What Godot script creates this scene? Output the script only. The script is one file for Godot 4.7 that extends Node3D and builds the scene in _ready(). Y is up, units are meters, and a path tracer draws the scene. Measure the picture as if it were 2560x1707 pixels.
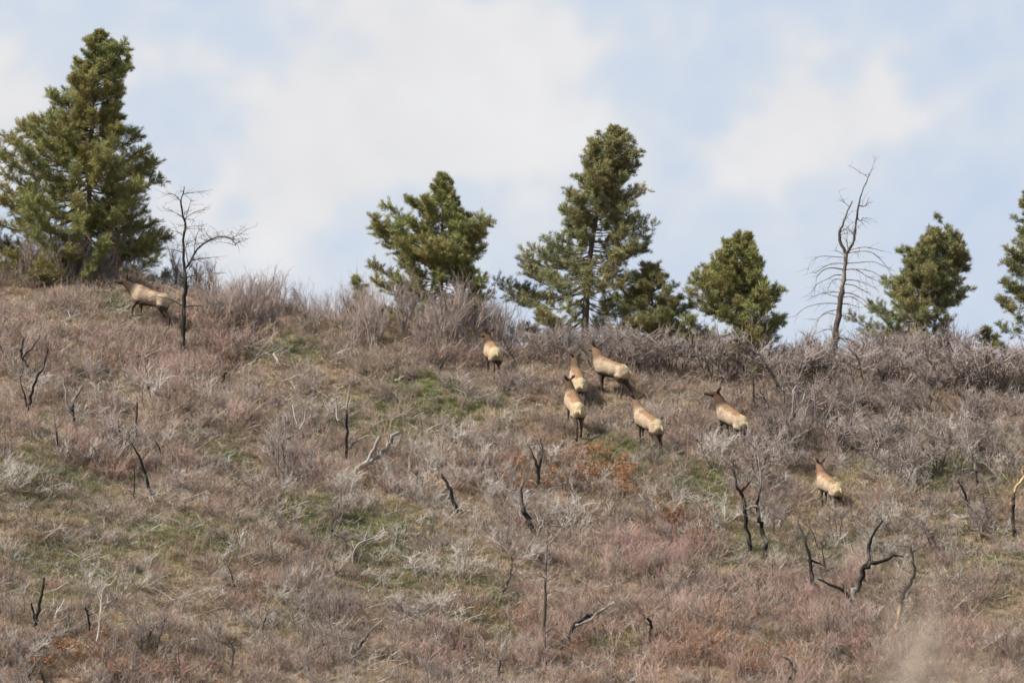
extends Node3D
# A spring hillside seen through a long lens: eight cow elk climbing among bare oak brush, firs and burnt snags on the crest.
# Lengths are metres. The camera stands across a valley; x runs right, y up, -z into the hill.

const EYE := Vector3(0.0, -16.0, 150.0)
const PITCH := 8.0                    # degrees up
const HALF_W := 0.1098                # tangent of half the horizontal field
const HALF_H := 0.1098 * 682.0 / 1024.0

var rng := RandomNumberGenerator.new()
var n_lump := FastNoiseLite.new()
var n_fine := FastNoiseLite.new()
var n_zone := FastNoiseLite.new()
var taken := {}
var M := {}
var keep_clear: Array = []


# ---------------------------------------------------------------- shapes
class Shape:
	var v := PackedVector3Array()
	var n := PackedVector3Array()
	var c := PackedColorArray()
	var ix := PackedInt32Array()

	func tube(p: PackedVector3Array, r: PackedFloat32Array, sides: int, ca: Color, cb: Color) -> void:
		var m := p.size()
		var u := Vector3.ZERO
		for i in m:
			var t: Vector3 = (p[mini(i + 1, m - 1)] - p[maxi(i - 1, 0)]).normalized()
			if t.length_squared() < 0.5:
				t = Vector3.UP
			if i == 0:
				u = t.cross(Vector3(0.31, 0.2, 0.93)).normalized()
			else:
				u = (u - t * u.dot(t)).normalized()
			var w := t.cross(u)
			var col := ca.lerp(cb, float(i) / float(m - 1))
			for j in sides:
				var a := TAU * float(j) / float(sides)
				var d := u * cos(a) + w * sin(a)
				v.push_back(p[i] + d * r[i])
				n.push_back(d)
				c.push_back(col)
			if i > 0:
				var b := v.size() - 2 * sides
				for j in sides:
					var k := (j + 1) % sides
					ix.append_array([b + j, b + sides + j, b + k, b + k, b + sides + j, b + sides + k])

	func blade(a: Vector3, b: Vector3, d: Vector3, col: Color) -> void:
		var q := (d - a).cross(b - a).normalized()
		var s := v.size()
		v.push_back(a)
		v.push_back(b)
		v.push_back(d)
		for i in 3:
			n.push_back(q)
			c.push_back(col)
			ix.push_back(s + i)

	func mesh(mat: Material) -> ArrayMesh:
		var a := []
		a.resize(Mesh.ARRAY_MAX)
		a[Mesh.ARRAY_VERTEX] = v
		a[Mesh.ARRAY_NORMAL] = n
		a[Mesh.ARRAY_COLOR] = c
		a[Mesh.ARRAY_INDEX] = ix
		var m := ArrayMesh.new()
		m.add_surface_from_arrays(Mesh.PRIMITIVE_TRIANGLES, a)
		m.surface_set_material(0, mat)
		return m


func rf(a: float, b: float) -> float:
	return rng.randf_range(a, b)


func numbered(called: String) -> String:
	var k: int = taken.get(called, 0)
	taken[called] = k + 1
	return called if k == 0 else "%s_%03d" % [called, k]


func tag(o: Node, label: String, category: String, group := "", kind := "") -> void:
	o.set_meta("label", label)
	if category:
		o.set_meta("category", category)
	if group:
		o.set_meta("group", group)
	if kind:
		o.set_meta("kind", kind)


func thing(called: String, at: Vector3, label: String, category: String, group := "") -> Node3D:
	var o := Node3D.new()
	o.name = numbered(called)
	add_child(o)
	o.position = at
	tag(o, label, category, group)
	return o


func part(called: String, m: Mesh, parent: Node) -> MeshInstance3D:
	var o := MeshInstance3D.new()
	o.name = called
	o.mesh = m
	parent.add_child(o, true)
	return o


func matte(called: String, rough := 0.9, back := Color.BLACK) -> StandardMaterial3D:
	var m := StandardMaterial3D.new()
	m.resource_name = called
	m.vertex_color_use_as_albedo = true
	m.roughness = rough
	m.metallic_specular = 0.3
	if back != Color.BLACK:
		m.backlight_enabled = true
		m.backlight = back
	M[called] = m
	return m


# ---------------------------------------------------------------- the lie of the land
# where the skyline of bare ground runs: column and row of the photograph (2560 wide)
const CREST := [[-900, 640], [-300, 640], [0, 668], [250, 695], [450, 735], [650, 785], [900, 830], [1150, 862], [1400, 892], [1600, 912], [1900, 930], [2100, 935], [2560, 930], [3400, 950]]


func crest_row(col: float) -> float:
	for i in CREST.size() - 1:
		if col <= CREST[i + 1][0]:
			var t: float = clampf((col - CREST[i][0]) / (CREST[i + 1][0] - CREST[i][0]), 0.0, 1.0)
			return lerpf(CREST[i][1], CREST[i + 1][1], t)
	return CREST[-1][1]


var crest_h := PackedFloat32Array()


func crest_d(x: float) -> float:
	return 14.0 - 0.16 * clampf(x, -30.0, 30.0)


func crest_height(x: float) -> float:
	var f := clampf((x + 60.0) * 2.0, 0.0, 239.0)
	var i := mini(int(f), 238)
	return lerpf(crest_h[i], crest_h[i + 1], f - i)


func make_crest() -> void:
	for i in 240:
		var x := -60.0 + i * 0.5
		var d := crest_d(x)
		var col := 1280.0 + x / ((150.0 + d) * HALF_W) * 1280.0
		var s := 0.0
		for k in [-60, -30, 0, 30, 60]:
			s += crest_row(col + k) / 5.0
		var up := deg_to_rad(PITCH) + atan((853.5 - s) / 853.5 * HALF_H)
		crest_h.push_back(EYE.y + tan(up) * (150.0 + d))


func height(x: float, z: float) -> float:
	var d := -z
	var s := crest_d(x) - d
	var h := crest_height(x)
	if s > 0.0:
		h -= 0.51 * s * s / (s + 1.6)
	else:
		h -= 0.36 * s * s / (-s + 4.0)
	# a spur on the near left whose edge runs down to the right, with a shallow gully behind it
	var e := d - (6.6 - 0.67 * x)
	var along := exp(-pow((x + 2.0) / 9.5, 2.0))
	h += along * (0.7 * exp(-pow((e + 0.9) / 1.3, 2.0)) - 0.65 * exp(-pow((e - 1.1) / 1.1, 2.0)))
	# a dry ditch low on the right
	h -= 0.5 * exp(-pow((d + 5.0 + 0.35 * (x - 16.0)) / 0.8, 2.0)) * smoothstep(11.0, 15.0, x)
	h += n_lump.get_noise_2d(x, z) * 0.55 + n_fine.get_noise_2d(x, z) * 0.12
	# the valley the camera stands in
	var low := -18.6 + n_lump.get_noise_2d(x * 0.3, z * 0.3) * 0.8
	var k := clampf(0.5 + 0.5 * (h - low) / 4.0, 0.0, 1.0)
	var near := 2.75 * exp(-pow((x - 1.1) / 2.6, 2.0) - pow((z - 139.6) / 2.6, 2.0))   # a knoll just below the camera's view
	return lerpf(low, h, k) + 4.0 * k * (1.0 - k) + near


func ground(x: float, z: float) -> Vector3:
	return Vector3(x, height(x, z), z)


func sight(col: float, row: float) -> Vector3:
	var a := deg_to_rad(PITCH)
	var f := Vector3(0, sin(a), -cos(a))
	var u := Vector3(0, cos(a), sin(a))
	return f + Vector3.RIGHT * ((col - 1280.0) / 1280.0 * HALF_W) + u * ((853.5 - row) / 853.5 * HALF_H)


func spot(col: float, row: float) -> Vector3:
	# the place on the hillside that is seen at that column and row of the photograph
	var s := sight(col, row)
	var t := 115.0
	while t < 185.0:
		var p := EYE + s * t
		if p.y < height(p.x, p.z):
			var lo := t - 0.5
			var hi := t
			for i in 7:
				var mid := (lo + hi) / 2.0
				var q := EYE + s * mid
				if q.y < height(q.x, q.z):
					hi = mid
				else:
					lo = mid
			var e := EYE + s * hi
			return ground(e.x, e.z)
		t += 0.5
	# over the crest: a little behind it
	var x := s.x * 167.0
	return ground(x, -(crest_d(x) + 1.5))


func seen_at(p: Vector3) -> Vector2:
	var a := deg_to_rad(PITCH)
	var q := p - EYE
	var t := q.dot(Vector3(0, sin(a), -cos(a)))
	return Vector2(1280.0 + q.x / t / HALF_W * 1280.0, 853.5 - q.dot(Vector3(0, cos(a), sin(a))) / t / HALF_H * 853.5)


func metres(p: Vector3) -> float:
	# metres for one pixel of the photograph at that place
	return (EYE.z - p.z) * HALF_W / 1280.0


func slope_at(x: float, z: float) -> Vector3:
	return Vector3(height(x - 0.3, z) - height(x + 0.3, z), 0.6, height(x, z - 0.3) - height(x, z + 0.3)).normalized()


# patches of ground cover: column, row, half width, half height in the photograph, kind
const PATCHES := [
	[110, 1190, 170, 50, "green"], [570, 1165, 65, 45, "green"], [160, 1440, 170, 85, "green"], [760, 1290, 110, 40, "green"], [900, 1320, 200, 45, "green"],
	[1030, 1450, 130, 55, "green"], [1240, 1540, 60, 40, "green"], [2410, 1165, 150, 60, "green"], [1770, 1210, 80, 70, "green"], [1900, 1390, 110, 60, "green"], [720, 1560, 60, 35, "green"],
	[2450, 1440, 90, 70, "green"], [700, 880, 130, 25, "green"], [1150, 960, 160, 40, "green"], [1000, 1050, 170, 45, "green"], [2240, 1500, 60, 60, "green"], [1580, 1110, 90, 40, "green"], [300, 760, 80, 30, "green"], [2110, 1380, 120, 40, "green"], [420, 1330, 120, 40, "green"], [1520, 1620, 70, 40, "green"],
	[1490, 1180, 110, 45, "rust"], [1290, 1170, 45, 30, "rust"], [1700, 1330, 60, 50, "rust"], [250, 1660, 200, 30, "rust"], [1250, 1570, 120, 40, "rust"], [1500, 1640, 160, 50, "rust"], [640, 1480, 40, 40, "rust"], [1850, 1640, 200, 70, "rust"],
	[60, 940, 90, 60, "tan"], [200, 1090, 70, 40, "tan"], [640, 960, 60, 25, "tan"], [450, 1430, 120, 50, "tan"], [1500, 1430, 60, 35, "tan"], [1950, 1180, 70, 50, "tan"], [1640, 1520, 40, 25, "tan"], [1100, 1330, 90, 40, "tan"], [330, 1560, 160, 40, "tan"], [1000, 1230, 120, 30, "tan"], [1560, 1560, 90, 18, "tan"], [2080, 1300, 120, 40, "tan"],
	[300, 900, 330, 110, "pink"], [520, 820, 160, 60, "pink"], [1600, 1400, 160, 70, "pink"], [1900, 1540, 420, 110, "pink"], [880, 800, 260, 60, "pink"], [1050, 1200, 140, 40, "pink"], [330, 1180, 220, 60, "pink"], [820, 1180, 150, 50, "pink"], [1180, 900, 120, 40, "pink"], [1700, 1080, 160, 60, "pink"], [1150, 1650, 200, 50, "pink"], [2300, 1620, 250, 80, "pink"],
]
var fields := {}


func make_fields() -> void:
	for p in PATCHES:
		var at := spot(p[0], p[1])
		var k := metres(at)
		if not fields.has(p[4]):
			fields[p[4]] = []
		var wide := 1.25 if p[4] == "green" else 1.0
		fields[p[4]].append([at.x, at.z, p[2] * k * wide, p[3] * k / 0.42 * wide])


func field(kind: String, x: float, z: float) -> float:
	var f := 0.0
	for p in fields[kind]:
		var a: float = (x - p[0]) / p[2]
		var b: float = (z - p[1]) / p[3]
		var q := a * a + b * b
		if q < 5.0:
			f += exp(-q)
	return f


func hides(at: Vector3, tall: float) -> bool:
	# whether something that tall would stand before an elk
	var s := seen_at(at)
	var h := tall / metres(at)
	for b in keep_clear:
		if s.x > b[0] - 12 - h * 0.4 and s.x < b[1] + 12 + h * 0.4 and s.y > b[3] - 22 and s.y - h < b[3] - 40:
			return true
	return false


# ---------------------------------------------------------------- plants
func bent(a: Vector3, dir: Vector3, length: float, steps: int, wobble: float, lift: float) -> PackedVector3Array:
	var p := PackedVector3Array([a])
	var d := dir.normalized()
	for i in steps:
		d = (d + Vector3(rf(-1, 1), rf(-1, 1), rf(-1, 1)) * wobble + Vector3.UP * lift).normalized()
		p.push_back(p[-1] + d * length / steps)
	return p


func tapered(n: int, r0: float, r1: float) -> PackedFloat32Array:
	var r := PackedFloat32Array()
	for i in n:
		r.push_back(lerpf(r0, r1, float(i) / (n - 1)))
	return r


func shrub_stem(tall: float, lean: Vector3, thick: float, ca: Color, cb: Color, twigs: int, lift: float, mat: Material, leaf: Color = Color(0, 0, 0, 0), from := 0.05, loose := 0.0) -> ArrayMesh:
	var s := Shape.new()
	var main := bent(Vector3(lean.x, 0, lean.z) * 0.06 - Vector3(0, 0.12, 0), Vector3(lean.x, 1.0, lean.z), tall + 0.1, 5, 0.22, lift)
	s.tube(main, tapered(6, thick, thick * 0.35), 4, ca, ca.lerp(cb, 0.6))
	for i in twigs:
		var f := sqrt(rf(from, 1.0)) * 4.99
		var k := int(f)
		var at := main[k].lerp(main[k + 1], f - k)
		var out := Vector3(rf(-1, 1), rf(0.1 - loose, 1.0), rf(-1, 1)) + (main[k + 1] - main[k]).normalized() * (0.7 - loose * 0.6)
		var l := tall * rf(0.22, 0.5)
		var sub := bent(at, out, l, 3, 0.28, lift * 1.6)
		s.tube(sub, tapered(4, thick * 0.4, thick * 0.16), 3, ca.lerp(cb, 0.5), cb)
		for j in 5:
			var g := rf(0.6, 2.99)
			var q := int(g)
			var b := sub[q].lerp(sub[q + 1], g - q)
			var o2 := (sub[q + 1] - sub[q]).normalized() + Vector3(rf(-1, 1), rf(-0.4, 1.0), rf(-1, 1)) * 0.9
			var tw := bent(b, o2, l * rf(0.3, 0.6), 2, 0.3, lift)
			s.tube(tw, tapered(3, thick * 0.18, thick * 0.09), 3, cb, cb)
			if leaf.a > 0.0:
				for m in 4:
					var e := tw[1].lerp(tw[2], rf(0, 1))
					var w := Vector3(rf(-1, 1), rf(-1, 1), rf(-1, 1)).normalized()
					var h := Vector3(rf(-1, 1), rf(-1.2, 0.4), rf(-1, 1)).normalized()
					var lc := leaf * rf(0.65, 1.25)
					s.blade(e, e + h * 0.07 + w * 0.03, e + h * 0.07 - w * 0.03, lc)
	return s.mesh(mat)


func make_shrub(kind: String) -> Array:
	# the stems of one shrub, each a mesh of its own
	var out := []
	match kind:
		"mauve":
			var n := rng.randi_range(4, 9)
			var open := rf(0.3, 0.9)
			for i in n:
				var a := TAU * (i + rf(0, 0.8)) / n
				var v := rf(0.7, 1.25)
				out.append(shrub_stem(rf(0.6, 1.0), Vector3(cos(a), 0, sin(a)) * rf(0.1, open), rf(0.011, 0.018), Color(0.17, 0.14, 0.125) * v, Color(0.31, 0.255, 0.232) * v, rng.randi_range(7, 13), rf(0.02, 0.11), M.twig))
		"pink":
			var n := rng.randi_range(4, 9)
			var open := rf(0.4, 1.0)
			for i in n:
				var a := TAU * (i + rf(0, 0.8)) / n
				var v := rf(0.7, 1.25)
				out.append(shrub_stem(rf(0.6, 1.0), Vector3(cos(a), 0, sin(a)) * rf(0.1, open), rf(0.009, 0.014), Color(0.28, 0.215, 0.18) * v, Color(0.43, 0.325, 0.28) * v, rng.randi_range(7, 12), rf(0.03, 0.12), M.twig))
		"grey":
			var n := rng.randi_range(4, 8)
			var open := rf(0.3, 0.9)
			for i in n:
				var a := TAU * (i + rf(0, 0.8)) / n
				var v := rf(0.7, 1.3)
				out.append(shrub_stem(rf(0.65, 1.0), Vector3(cos(a), 0, sin(a)) * rf(0.1, open), rf(0.013, 0.021), Color(0.085, 0.073, 0.067) * v, Color(0.29, 0.25, 0.23) * v, rng.randi_range(6, 12), rf(0.0, 0.08), M.twig))
		"tangled":
			var n := rng.randi_range(3, 5)
			for i in n:
				var a := TAU * (i + rf(0, 0.8)) / n
				var v := rf(0.75, 1.25)
				out.append(shrub_stem(rf(0.6, 0.85), Vector3(cos(a), 0, sin(a)) * rf(0.15, 0.8), rf(0.016, 0.026), Color(0.055, 0.048, 0.045) * v, Color(0.27, 0.228, 0.212) * v, rng.randi_range(13, 18), rf(0.0, 0.05), M.twig, Color(0, 0, 0, 0), 0.2, 0.55))
		"bleached":
			var n := rng.randi_range(3, 6)
			for i in n:
				var a := TAU * (i + rf(0, 0.8)) / n
				var v := rf(0.75, 1.2)
				out.append(shrub_stem(rf(0.6, 0.9), Vector3(cos(a), 0, sin(a)) * rf(0.2, 1.1), rf(0.014, 0.024), Color(0.13, 0.115, 0.105) * v, Color(0.45, 0.415, 0.385) * v, rng.randi_range(9, 15), rf(-0.03, 0.05), M.twig, Color(0, 0, 0, 0), 0.15, 0.5))
		"crimson":
			var n := rng.randi_range(6, 9)
			for i in n:
				var a := TAU * (i + rf(0, 0.8)) / n
				var v := rf(0.75, 1.2)
				out.append(shrub_stem(rf(0.6, 1.0), Vector3(cos(a), 0, sin(a)) * rf(0.1, 0.8), rf(0.009, 0.013), Color(0.24, 0.14, 0.125) * v, Color(0.4, 0.265, 0.245) * v, rng.randi_range(9, 13), rf(0.04, 0.12), M.twig))
		"silver":
			var n := rng.randi_range(5, 9)
			for i in n:
				var a := TAU * (i + rf(0, 0.8)) / n
				var v := rf(0.75, 1.15)
				out.append(shrub_stem(rf(0.6, 1.0), Vector3(cos(a), 0, sin(a)) * rf(0.6, 1.9), rf(0.012, 0.02), Color(0.34, 0.32, 0.3) * v, Color(0.5, 0.475, 0.44) * v, rng.randi_range(5, 9), rf(-0.06, 0.02), M.twig))
		"rust":
			for i in 5:
				var a := TAU * (i + rf(0, 0.8)) / 5.0
				out.append(shrub_stem(rf(0.6, 1.0), Vector3(cos(a), 0, sin(a)) * rf(0.3, 0.9), 0.012, Color(0.2, 0.13, 0.09), Color(0.3, 0.2, 0.15), 6, 0.06, M.leaf, Color(0.34, 0.175, 0.085, 1.0)))
	return out


var shrubs := {}


func shrub(kind: String, called: String, at: Vector3, tall: float, wide: float, label: String, group: String) -> void:
	if not shrubs.has(kind):
		shrubs[kind] = []
		for i in 8:
			var r := Node3D.new()
			for m in make_shrub(kind):
				part("stem", m, r)
			shrubs[kind].append(r)
	var src: Node3D = shrubs[kind][rng.randi() % 8]
	var o: Node3D = src.duplicate()
	o.name = numbered(called)
	add_child(o)
	o.position = at
	o.basis = Basis(Vector3.UP, rf(0, TAU)).scaled(Vector3(tall * wide, tall, tall * wide))
	tag(o, label, "shrub", group)


# zones of shrubs: columns and rows of the photograph, how many, kind, least and greatest height, width factor, label
const ZONES := [
	[-40, 500, 660, 715, 40, "mauve", 0.9, 2.0, 0.85, "bare mauve-grey shrub in the thicket under the tallest fir, upper left", "thicket under the tall fir"],
	[500, 900, 745, 835, 44, "mauve", 0.7, 1.7, 0.85, "bare mauve shrub on the skyline between the leaning burnt tree and the next fir", "skyline shrubs left of the middle fir"],
	[870, 1300, 800, 885, 48, "mauve", 1.0, 2.2, 0.85, "bare mauve shrub crowding the foot of the dense middle fir", "shrubs at the foot of the middle fir"],
	[1290, 1720, 868, 945, 40, "tangled", 1.0, 2.0, 0.9, "bare tangled shrub under the tall forked fir behind the elk", "shrubs under the forked fir"],
	[1700, 2600, 905, 1000, 60, "tangled", 1.3, 2.4, 0.95, "bare tangled grey shrub in the thicket along the crest by the pale snag", "crest thicket by the pale snag"],
	[1880, 2600, 1000, 1230, 38, "tangled", 0.8, 2.0, 0.95, "bare tangled grey shrub on the slope below the pale snag", "shrubs below the pale snag"],
	[-40, 640, 830, 1120, 46, "pink", 0.6, 1.1, 1.0, "low reddish bare shrub on the left slope below the burnt tree", "reddish shrubs on the left slope"],
	[620, 1240, 1040, 1240, 26, "pink", 0.5, 0.9, 1.0, "low reddish bare shrub around the pale leaning log", "reddish shrubs by the fallen log"],
	[1330, 2500, 1420, 1760, 64, "pink", 0.7, 1.3, 1.05, "dense pinkish-grey shrub in the brush along the lower right", "brush along the lower right"],
	[-40, 1330, 1540, 1800, 50, "grey", 0.6, 1.15, 1.0, "bare grey-brown shrub in the brush along the lower left", "brush along the lower left"],
	[1500, 2560, 1040, 1340, 24, "mauve", 0.4, 0.8, 1.1, "small bare mauve shrub on the open slope among the climbing elk", "small shrubs among the elk"],
	[980, 1520, 1130, 1340, 22, "silver", 0.6, 1.15, 0.9, "silvery dead shrub among the tangles in the centre of the slope", "silvery shrubs in the centre"],
	[1720, 2560, 1080, 1400, 22, "silver", 0.5, 1.1, 0.9, "silvery dead shrub on the slope around the lowest elk", "silvery shrubs around the lowest elk"],
	[1640, 2560, 1060, 1420, 24, "tangled", 0.8, 1.5, 0.95, "bare dark-stemmed shrub on the right-hand slope around the charred stems", "dark-stemmed shrubs on the right"],
	[-20, 640, 1130, 1520, 18, "silver", 0.45, 0.9, 1.0, "silvery dead shrub on the grassy lower left slope", "silvery shrubs on the lower left"],
	[640, 1320, 1360, 1680, 20, "silver", 0.45, 0.95, 1.0, "silvery dead shrub low in the bottom centre", "silvery shrubs in the bottom centre"],
	[560, 1300, 1060, 1400, 22, "tangled", 0.7, 1.3, 0.95, "bare grey-brown shrub on the middle of the slope", "grey-brown shrubs mid-slope"],
	[-20, 700, 880, 1260, 26, "bleached", 0.7, 1.4, 0.9, "pale tangled shrub with dark stems on the left slope", "pale tangles on the left slope"],
	[700, 1620, 1060, 1460, 30, "bleached", 0.7, 1.4, 0.9, "pale tangled shrub with dark stems in the middle of the slope", "pale tangles mid-slope"],
	[1640, 2560, 1020, 1480, 30, "bleached", 0.8, 1.6, 0.9, "pale tangled shrub with dark stems on the right slope", "pale tangles on the right slope"],
	[0, 1300, 1400, 1700, 20, "bleached", 0.6, 1.1, 0.95, "pale tangled shrub with dark stems low on the left half", "pale tangles low on the left"],
	[1270, 1590, 1150, 1250, 18, "rust", 0.4, 0.75, 1.2, "low shrub holding rusty leaves on the mound below the elk", "rusty shrubs on the mound"],
	[1640, 1770, 1290, 1390, 8, "rust", 0.4, 0.7, 1.1, "low shrub holding orange leaves left of the twin charred stems", "orange shrubs by the twin stems"],
	[-20, 560, 1600, 1760, 6, "rust", 0.4, 0.7, 1.1, "low shrub holding orange leaves along the bottom left edge", "orange shrubs along the bottom left"],
	[1550, 1730, 1340, 1450, 12, "crimson", 0.6, 1.0, 1.1, "crimson-tinged bare shrub below the rusty mound", "crimson shrubs below the mound"],
	[2000, 2130, 1470, 1530, 4, "crimson", 0.5, 0.8, 1.1, "crimson-tinged bare shrub left of the large forked trunk", "crimson shrubs by the forked trunk"],
	[700, 1330, 900, 1030, 22, "mauve", 0.4, 0.75, 1.2, "small bare mauve shrub on the bank left of the elk", "small shrubs on the bank"],
]


func plant_zones() -> void:
	for z in ZONES:
		var done := 0
		var tries := 0
		while done < z[4] and tries < z[4] * 8:
			tries += 1
			var at := spot(rf(z[0], z[1]), rf(z[2], z[3]))
			var tall := rf(z[6], z[7])
			if hides(at, tall):
				continue
			shrub(z[5], {"mauve": "bare_shrub", "grey": "grey_shrub", "pink": "reddish_shrub", "silver": "dead_shrub", "rust": "rusty_shrub", "tangled": "tangled_shrub", "bleached": "bleached_shrub", "crimson": "crimson_shrub"}[z[5]], at, tall, z[8] * rf(0.8, 1.25), z[9], z[10])
			done += 1


# shrubs one can point to: column, row, kind, height, width factor, label
const SINGLES := [
	[704, 1205, "grey", 1.9, 0.9, "big many-stemmed grey shrub fanning out left of the pale leaning log"],
	[735, 1180, "silver", 1.0, 0.9, "silvery dead shrub tangled in front of the big many-stemmed grey shrub"],
	[1380, 1335, "silver", 1.3, 1.3, "large silvery dead shrub sprawling right of the black forked stump"],
	[1450, 1300, "silver", 1.15, 1.3, "silvery dead branches spread under the rusty-leaved patch"],
	[1120, 1290, "silver", 0.7, 1.2, "pale dead branches around the foot of the leaning black stump"],
	[305, 1362, "silver", 0.75, 1.2, "low pale dead shrub lying on the green patch at left"],
	[420, 1280, "silver", 0.6, 1.2, "white dead branches at the foot of the long black leaning stem"],
	[30, 1215, "silver", 0.75, 1.3, "white dead branches at the left edge above the green patch"],
	[520, 1500, "silver", 0.6, 1.4, "pale dead shrub flattened on tan grass in the lower left"],
	[690, 1500, "silver", 0.7, 1.3, "pale dead shrub beside an orange stub, lower left of centre"],
	[1080, 1560, "silver", 0.75, 1.5, "white dead branches piled low in the bottom centre"],
	[900, 1670, "silver", 0.7, 1.6, "bleached dead branches at the bottom edge left of centre"],
	[1700, 1490, "silver", 0.6, 1.2, "pale fan of dead twigs in the pinkish brush, lower right of centre"],
	[1600, 1580, "silver", 0.5, 1.3, "pale dead twigs behind the leaning charred log, bottom centre"],
	[2500, 1350, "silver", 0.7, 1.2, "grey-white dead branches at the right edge below the yellowish stem"],
	[2520, 1620, "silver", 0.8, 1.3, "pale dead branches in the bottom right corner"],
	[2040, 1300, "silver", 0.5, 1.2, "pale dead twigs between the twin charred stems and the lowest elk"],
	[1960, 1330, "silver", 0.55, 1.2, "white dead twigs right of the twin charred stems"],
	[2180, 1090, "silver", 0.7, 1.2, "pale dead branches behind the lowest elk"],
	[1420, 1240, "grey", 1.3, 0.9, "dark grey upright shrub left of the rusty-leaved patch"],
	[1785, 1095, "mauve", 0.8, 1.3, "mauve shrub hiding the forequarters of the elk at right"],
	[1490, 1190, "rust", 0.55, 1.5, "rusty-leaved low shrub on the mound below the climbing elk"],
	[1540, 1205, "rust", 0.6, 1.4, "rusty-leaved low shrub at the right end of the mound"],
	[1430, 1175, "rust", 0.5, 1.5, "rusty-leaved low shrub at the top of the mound"],
	[1285, 1180, "rust", 0.5, 1.3, "rusty-leaved low shrub left of the dark upright shrub"],
	[1690, 1320, "rust", 0.5, 1.3, "orange-leaved shrub between the reddish shrub and twin charred stems"],
	[1740, 1360, "rust", 0.5, 1.2, "orange-leaved shrub just left of the twin charred stems"],
	[90, 1690, "rust", 0.55, 1.4, "orange-leaved low shrub in the bottom left corner"],
	[300, 1700, "rust", 0.55, 1.4, "orange-leaved low shrub at the bottom edge, left third"],
	[430, 1690, "rust", 0.5, 1.3, "orange-leaved low shrub at the bottom edge beside thin dark stems"],
	[1610, 1380, "pink", 1.0, 1.2, "dense crimson-tinged shrub below the rusty mound"],
	[900, 945, "grey", 0.7, 1.2, "dark tangled shrub on the bank below the skyline, left of centre"],
	[1000, 905, "silver", 0.5, 1.2, "pale dead branches on the bank right of the dark tangled shrub"],
	[2330, 1060, "grey", 1.5, 1.0, "tall dark-stemmed shrub on the slope under the right-hand fir"],
	[2250, 1075, "grey", 1.5, 0.9, "dark forked shrub on the slope below the pale snag"],
	[2000, 1130, "grey", 1.8, 0.8, "dark-stemmed shrub standing above the lowest elk"],
]


func plant_singles() -> void:
	for s in SINGLES:
		var called: String = {"mauve": "bare_shrub", "grey": "grey_shrub", "pink": "reddish_shrub", "silver": "dead_shrub", "rust": "rusty_shrub", "tangled": "tangled_shrub", "bleached": "bleached_shrub", "crimson": "crimson_shrub"}[s[2]]
		shrub(s[2], called, spot(s[0], s[1]), s[3], s[4], s[5], "")


# ---------------------------------------------------------------- charred and bleached stems
# label, name, foot-to-tip points (column, row), pixel widths foot and tip, tones foot and tip, further limbs, loose twigs
const CHAR := Color(0.018, 0.0165, 0.016)
const DARK := Color(0.048, 0.042, 0.039)
const GREY := Color(0.21, 0.195, 0.18)
const PALE := Color(0.4, 0.37, 0.33)
const STRAW := Color(0.42, 0.31, 0.18)


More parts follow.
